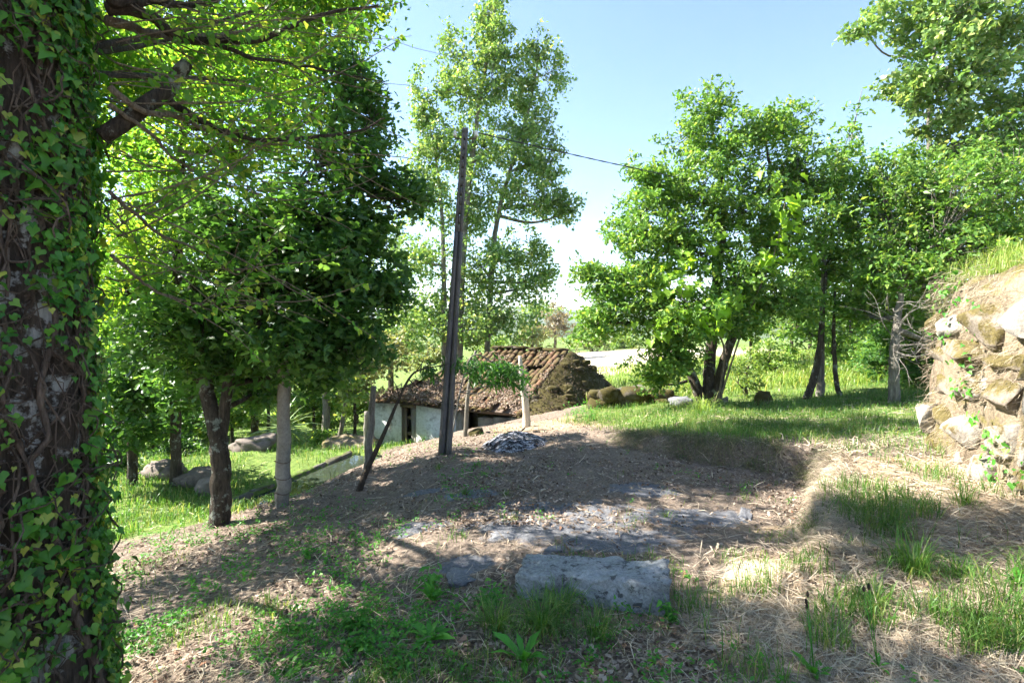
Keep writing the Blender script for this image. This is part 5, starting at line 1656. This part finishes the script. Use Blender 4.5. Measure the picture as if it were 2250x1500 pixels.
# dry straw lying about
x, y = spread(90000, 1.5, 9.5, 1.2, 1.7)
lw, te, bk, md, ch, rk, wl = masks(x, y)
near = .62 * smooth(3.9, 2.6, y - .25 * x)
den = (.10 + .75 * near * smooth(.35, .6, fbm(x * 1.3, y * 1.3, 305)) + 1.0 * bk + .3 * te) * (1 - .7 * np.clip(rk * 1.5, 0, 1)) * (1 - .6 * lw)
kp = (sr.random(len(x)) < den) & ~ch & ~wl; x, y = x[kp], y[kp]
nrm_ = slope_frame(x, y); n = len(x)
a = sr.uniform(0, 2 * np.pi, n); dirv = np.stack([np.cos(a), np.sin(a), np.zeros(n)], 1); dirv = norm(dirv - (dirv * nrm_).sum(1, keepdims=True) * nrm_ + nrm_ * np.abs(sr.normal(0, .16, (n, 1))))
L = sr.uniform(.05, .22, n); W = sr.uniform(.0010, .0026, n) * np.clip(y / 2.8, .7, 2.6)
pos = np.stack([x, y, gz(x, y) + .008], 1)
side = norm(np.cross(dirv, nrm_ + sr.normal(0, .4, (n, 3))))
bend = sr.normal(0, .18, (n, 1)) * side + nrm_ * np.abs(sr.normal(0, .06, (n, 1)))
p0, p1, p2 = pos, pos + dirv * L[:, None] * .5 + bend * L[:, None] * .5, pos + dirv * L[:, None] + nrm_ * -.004
V = np.stack([p0 + side * W[:, None], p0 - side * W[:, None], p1 + side * W[:, None], p1 - side * W[:, None], p2], 1)
T = np.array([[0, 1, 3], [0, 3, 2], [2, 3, 4]])[None] + (np.arange(n) * 5)[:, None, None]
tag(obj("dry_straw", mesh_tri("dry_straw", V.reshape(-1, 3), T.reshape(-1, 3), M['straw'])), "dry straw and dead grass stalks on bank and foreground", "straw", kind='stuff')


def grass_field(name, label, n, y0, y1, dens, hlo, hhi, wlo, whi, mat, side=1.25, power=1.6, curve=(.2, 1.3), xr=None):
    x, y = spread(n, y0, y1, side, power)
    if xr: x = sr.uniform(xr[0], xr[1], n) * y
    mk = masks(x, y)
    kp = (sr.random(len(x)) < dens(x, y, *mk)) & ~mk[4] & ~mk[6]
    x, y = x[kp], y[kp]
    pos = np.stack([x, y, gz(x, y) - .005], 1)
    b = blades(pos, sr.uniform(hlo, hhi, len(x)) * (.6 + .8 * fbm(x * 2, y * 2, 401)), sr.uniform(wlo, whi, len(x)), sr, curve)
    print(name, len(x))
    return tag(obj(name, b.mesh(name, mat)), label, "grass", kind='stuff')


grass_field("terrace_grass", "green grass on the raised terrace behind the yard", 50000, 4.8, 11, lambda x, y, lw, te, bk, md, ch, rk, wl: te * (.25 + .9 * smooth(.35, .55, fbm(x * 1.2, y * 1.2, 411))), .05, .15, .004, .008, M['grass'], 1.0, 1.3, xr=(.05, 1.0))
grass_field("lawn_grass", "short bright grass on the left lawn", 46000, 4.2, 24, lambda x, y, lw, te, bk, md, ch, rk, wl: lw * smooth(.25, .55, fbm(x * .9, y * .9, 412)), .07, .17, .007, .014, M['grass'], 1.15, 1.5, xr=(-1.1, -.1))
grass_field("meadow_grass", "sunlit meadow grass beyond the terrace", 48000, 10, 34, lambda x, y, lw, te, bk, md, ch, rk, wl: md * (.4 + .6 * smooth(.35, .6, fbm(x * .5, y * .5, 417))), .12, .36, .014, .030, M['meadow'], 1.0, 1.5, xr=(.1, 1.0))
grass_field("bank_grass", "green tufts on the straw covered right bank", 90000, 2.2, 6.5, lambda x, y, lw, te, bk, md, ch, rk, wl: bk * smooth(.50, .66, fbm(x * 2.4, y * 2.4, 413)) + .5 * smooth(.50, .66, fbm(x * 2.0, y * 2.0, 416)) * smooth(.6, 1.3, x) * smooth(3.4, 2.8, y), .08, .20, .003, .006, M['grass'], 1.2, 1.6)
grass_field("yard_grass", "sparse grass in the leaf litter of the yard", 90000, 1.6, 10, lambda x, y, lw, te, bk, md, ch, rk, wl: (1 - lw) * (1 - te) * (1 - bk) * (.9 * smooth(.60, .74, fbm(x * 2.1, y * 2.1, 414)) * smooth(5.2, 2.4, y) + .7 * smooth(.66, .78, fbm(x * 2.6, y * 2.6, 415))), .03, .10, .003, .006, M['grass'], 1.2, 1.8)

# low broad leaved weeds
x, y = spread(16000, 1.7, 9.5, 1.2, 1.8)
lw, te, bk, md, ch, rk, wl = masks(x, y)
patch = smooth(.52, .68, fbm(x * 1.9, y * 1.9, 421)) * (.15 + .5 * smooth(.3, -.6, x)) + .55 * smooth(.9, .3, np.hypot((x + .9) / .9, (y - 2.75) / .55))
kp = (sr.random(len(x)) < patch * (1 - .8 * bk) * (1 - .6 * rk)) & ~ch & ~wl; x, y = x[kp], y[kp]
zz = gz(x, y); per = 9; n = len(x) * per
hh = np.repeat(sr.uniform(.02, .11, len(x)), per) * sr.uniform(.2, 1, n)
pos = np.stack([np.repeat(x, per) + sr.normal(0, .018, n), np.repeat(y, per) + sr.normal(0, .018, n), np.repeat(zz, per) + hh], 1)
Z = norm(sr.normal(0, .45, pos.shape) + [0, 0, 1]); X = sr.normal(0, 1, pos.shape); X = norm(X - (X * Z).sum(1, keepdims=True) * Z)
V, T = place(LEAF['oval'], pos, X, Z, sr.uniform(.014, .034, n))
tag(obj("weeds", mesh_tri("weeds", V, T, M['weed'])), "small broad leaved weeds spread through the litter", "weeds", kind='stuff')
print("weeds", n)

# single plants in the foreground
def tuft(label, u, v, n, h, spread_, mat='grass', w=.0045, group=None, name="grass_tuft"):
    c = Gp(u, v, 0)
    for _ in range(4):
        c = Gp(u, v, gz1(c[0], c[1]))
    th = sr.uniform(0, 2 * np.pi, n); r = np.abs(sr.normal(0, .35, n)) * spread_
    px, py = np.cos(th) * r, np.sin(th) * r
    z0 = gz1(c[0], c[1])
    pos = np.stack([px, py, gz(px + c[0], py + c[1]) - z0 - .005], 1)
    H = h * sr.uniform(.45, 1.1, n)
    b = MB(); cs = np.linspace(.25, 1.6, 5); wh = sr.integers(0, 5, n)
    for k_ in range(5):
        m = wh == k_
        a = th[m] + sr.normal(0, .7, m.sum())
        X = np.stack([np.cos(a), np.sin(a), np.zeros(m.sum())], 1); Z = norm(X * .22 + [0, 0, 1] + sr.normal(0, .06, X.shape)); X = norm(X - (X * Z).sum(1, keepdims=True) * Z)
        V, T = place(blade(cs[k_]), pos[m], X, Z, np.stack([H[m], np.full(m.sum(), w), H[m]], 1)); b.add(V, T)
    return tag(obj(name, b.mesh(name, M[mat]), None, (c[0], c[1], z0)), label, "grass tuft", group)


tuft("large fine bladed grass tuft in front of the granite block's left end", 1190, 1385, 260, .25, .17)
tuft("fine grass tuft left of the large tuft before the granite block", 1090, 1385, 180, .23, .15)
tuft("grass tuft growing against the granite block's front face", 1235, 1350, 140, .22, .13)
tuft("small grass tuft below the granite block's right half", 1310, 1400, 130, .19, .13)
tuft("large arching grass tuft on the crest of the right bank", 2010, 1265, 190, .27, .16, w=.006)
tuft("upright grass tuft lower on the right bank, left of the large arching tuft", 1925, 1335, 120, .18, .13)
tuft("pale arching grass tuft hanging over the bank edge above the bare sunny patch", 1795, 1190, 150, .26, .12)
tuft("grass fringe on the bank right of the large arching tuft", 2110, 1270, 110, .17, .16)
tuft("grass tuft at the foot of the stone wall", 2120, 1110, 90, .26, .15)
tuft("dark grass tuft at the lower right of the big bank tuft", 2160, 1390, 80, .14, .14)
tuft("small bright tuft in the middle of the bare yard", 1112, 1088, 40, .07, .07)
tuft("small bright tuft beside the bedrock in the left yard", 1020, 1085, 60, .08, .12)
tuft("tiny tuft among the bedrock patches behind the granite block", 1018, 1178, 30, .06, .05)
tuft("grass tuft near the pole foot in the litter", 965, 1030, 40, .10, .10)
tuft("small tuft in the right yard near the bank foot", 1465, 1135, 35, .08, .08)
tuft("tuft at the foot of the oak trunks with dry stalks", 1540, 905, 120, .36, .35, 'meadow', .008)
tuft("bright grass tuft at the bank's inner corner", 1835, 945, 90, .22, .18, 'meadow', .006)

lv = np.array([[0, .02, 0], [0, -.02, 0], [.3, .10, .10], [.3, 0, .07], [.3, -.10, .10], [.65, .13, .14], [.65, 0, .11], [.65, -.13, .14], [1, 0, .02]])
lt = np.array([[0, 1, 3], [0, 3, 2], [1, 4, 3], [2, 3, 6], [2, 6, 5], [3, 4, 7], [3, 7, 6], [5, 6, 8], [6, 7, 8]])
lmesh = mesh_tri("leaf", lv, lt, M['weed'], True)


def rosette(label, u, v, n, L, name="broad_leaved_weed", lift=.5, stalks=0):
    c = Gp(u, v, 0)
    for _ in range(4):
        c = Gp(u, v, gz1(c[0], c[1]))
    root = thing(name, label, "weed", c)
    for i in range(n):
        o = bpy.data.objects.new("leaf", lmesh); COL.objects.link(o); o.parent = root
        s = L * random.uniform(.6, 1.1); o.scale = (s, s * .95, s)
        o.rotation_euler = (random.gauss(0, .15), -lift * random.uniform(.2, 1.5), i * 2.399 + random.gauss(0, .2))
        o.location = (0, 0, .01)
    for i in range(stalks):
        a = random.uniform(0, 6.28); H = random.uniform(.22, .40); lx, ly = math.cos(a) * .06, math.sin(a) * .06
        b = MB(); b.tube([[0, 0, 0], [lx * .5, ly * .5, H * .5], [lx, ly, H]], [.0022, .002, .0018], 5)
        st = obj("stalk", b.mesh("stalk", M['weed']), root)
        b = MB(); b.tube([[lx, ly, H], [lx, ly, H + .008], [lx, ly, H + .02], [lx, ly, H + .03]], [.003, .006, .005, .001], 7)
        obj("seed_head", b.mesh("seed_head", M['twig_dark']), st)
    return root


rosette("broad leaved rosette left of the fine grass tufts in the foreground", 945, 1410, 14, .15)
rosette("long leaved rosette at the bottom edge below the large tuft", 1150, 1455, 11, .19)
rosette("leafy dock plant beside the pale bedrock left of the block", 950, 1325, 16, .13, lift=.9)
rosette("small leafy weed at the bottom right, right of the seed stalks", 2165, 1385, 9, .10)
rosette("low weed at the bottom edge with tall dark seed stalks", 1790, 1488, 9, .13, stalks=3)
rosette("small weed at the bottom edge with a single tall seed stalk", 1930, 1470, 5, .08, stalks=2)
rosette("green weed at the shaded foot of the bank in the yard", 1542, 1000, 8, .13, lift=.8)
rosette("light green weed near the stone wall at the right edge", 2235, 1290, 10, .13)

def leafy_weed(label, u, v, ns, H, spread_):
    c = Gp(u, v, 0)
    for _ in range(4):
        c = Gp(u, v, gz1(c[0], c[1]))
    root = thing("leafy_weed", label, "weed", c)
    b = MB(); lp_ = []; lx_ = []
    for i in range(ns):
        a = sr.uniform(0, 6.28); rr0 = abs(sr.normal(0, .4)) * spread_; p0 = np.array([math.cos(a) * rr0, math.sin(a) * rr0, 0]); p0[2] = gz1(c[0] + p0[0], c[1] + p0[1]) - c[2]
        h = H * sr.uniform(.4, 1.1); tip = p0 + np.array([math.cos(a) * h * .35, math.sin(a) * h * .35, h]) + sr.normal(0, .01, 3)
        b.tube([p0, (p0 + tip) / 2 + sr.normal(0, .006, 3), tip], [.0018, .0015, .001], 4)
        for k_ in range(8):
            f_ = (k_ + 1) / 8; lp_.append(p0 + (tip - p0) * f_); ang = k_ * 2.4 + sr.normal(0, .3); lx_.append([math.cos(ang), math.sin(ang), sr.normal(.15, .2)])
    tag(obj("stems", b.mesh("stems", M['weed']), root), kind='stuff')
    lp_ = np.array(lp_); X = norm(np.array(lx_)); Z = norm(sr.normal(0, .25, X.shape) + [0, 0, 1]); X = norm(X - (X * Z).sum(1, keepdims=True) * Z)
    V, T = place(LEAF['oval'], lp_, X, Z, sr.uniform(.022, .05, len(lp_)) * (H / .12) ** .4)
    obj("foliage", mesh_tri("foliage", V, T, M['weed']), root)


leafy_weed("bushy green weed patch in the left foreground litter", 780, 1375, 26, .11, .18)
leafy_weed("leafy green weeds below the bushy patch at left", 800, 1430, 20, .09, .14)
leafy_weed("tall leafy weed with upright shoots left of the pale bedrock", 950, 1300, 7, .24, .05)
leafy_weed("small leafy weed at the far left foreground", 650, 1385, 12, .08, .13)
leafy_weed("leafy weeds just left of the granite block", 1080, 1330, 18, .12, .13)
leafy_weed("low weed patch near the bottom edge at left", 640, 1480, 14, .07, .12)
leafy_weed("slender sunlit weeds on the left slope", 680, 1225, 10, .12, .12)
leafy_weed("leafy weed at the right end of the granite block", 1480, 1370, 10, .12, .06)
leafy_weed("bright weeds before the shed's low front wall", 1265, 918, 14, .30, .35)
leafy_weed("fern like weeds at the terrace's left edge", 1300, 925, 10, .32, .2)

# grasses and ferns on the old wall
n = 7000
s = sr.uniform(.4, WL, n); hrel = sr.beta(1.6, 1.1, n); z = .15 + hrel * 2.0
off = .02 + .10 * hrel ** 1.3 - .03
pos = np.stack([WA[0] + wd[0] * s + wnrm[0] * off, WA[1] + wd[1] * s + wnrm[1] * off, z], 1)
kp = fbm(s * 2.2, z * 2.4, 431) + .12 * (hrel > .8) > .46; pos = pos[kp]; n = len(pos)
X = norm(np.stack([-wnrm[0] + sr.normal(0, .5, n), -wnrm[1] + sr.normal(0, .5, n), sr.normal(-.5, .5, n)], 1)); Z = sr.normal(0, 1, (n, 3)); Z = norm(Z - (Z * X).sum(1, keepdims=True) * X)
V0, T0 = blade(.8)
V, T = place((V0[:, [2, 1, 0]] * [1, 1, -1], T0), pos, X, np.cross(X, Z), np.stack([sr.uniform(.05, .18, n), sr.uniform(.002, .004, n), sr.uniform(.05, .18, n)], 1))
o = obj("hanging_straw", mesh_tri("hanging_straw", V - DO, T, M['straw']), dw); tag(o, kind='stuff')
n = 11000
s = sr.uniform(.3, WL + .05, n); off = sr.uniform(.06, 1.9, n)
pos = np.stack([WA[0] + wd[0] * s + wnrm[0] * off, WA[1] + wd[1] * s + wnrm[1] * off, 2.30 - .26 * s / WL - .33 * np.clip((s - WL + .35) / .35, 0, 1) ** 2 + .15 * np.sin(np.clip((off - .24) / 1.86, 0, 1) * np.pi) * (off > .24) - .25 * np.clip(.20 - off, 0, 1)], 1)
b = blades(pos, sr.uniform(.08, .34, n) * (.4 + fbm(s * 3, off * 3, 433)), sr.uniform(.0025, .005, n), sr)
o = obj("top_grass", b.mesh("top_grass", M['meadow'], org=DO), dw); tag(o, kind='stuff')
n = 900
s = sr.uniform(.4, WL, n); hrel = sr.uniform(0, 1, n); z = .15 + hrel * 2.0; off = .02 + .10 * hrel ** 1.3 - .09
kp = fbm(s * 1.9 + 7, z * 1.9, 435) > .56; s, z, off, hrel = s[kp], z[kp], off[kp], hrel[kp]; n = len(s)
pos = np.stack([WA[0] + wd[0] * s + wnrm[0] * off, WA[1] + wd[1] * s + wnrm[1] * off, z], 1)
Z = norm(sr.normal(0, .5, (n, 3)) + [-wnrm[0], -wnrm[1], .5]); X = norm(sr.normal(0, .6, (n, 3)) + [0, 0, -.8]); X = norm(X - (X * Z).sum(1, keepdims=True) * Z)
V, T = place(LEAF['ivy'], pos, X, Z, sr.uniform(.03, .06, n)); o = obj("wall_plants", mesh_tri("wall_plants", V - DO, T, M['weed']), dw); tag(o, kind='stuff')

# ------------------------------------------------------------------ the air between here and the hills
HZ = True
if HZ:
    b = MB(); b.box((0, 0, 20), (5600, 5600, 230))
    hm = bpy.data.materials.new("haze_air"); hm.use_nodes = True
    for nd in list(hm.node_tree.nodes):
        hm.node_tree.nodes.remove(nd)
    pv = hm.node_tree.nodes.new("ShaderNodeVolumePrincipled"); pv.inputs["Color"].default_value = (.86, .92, 1, 1); pv.inputs["Density"].default_value = .0002; pv.inputs["Anisotropy"].default_value = .2
    ou = hm.node_tree.nodes.new("ShaderNodeOutputMaterial"); hm.node_tree.links.new(pv.outputs[0], ou.inputs["Volume"])
    tag(obj("haze", b.mesh("haze", hm)), kind='stuff')
print("total tris", sum(len(m.polygons) for m in bpy.data.meshes))
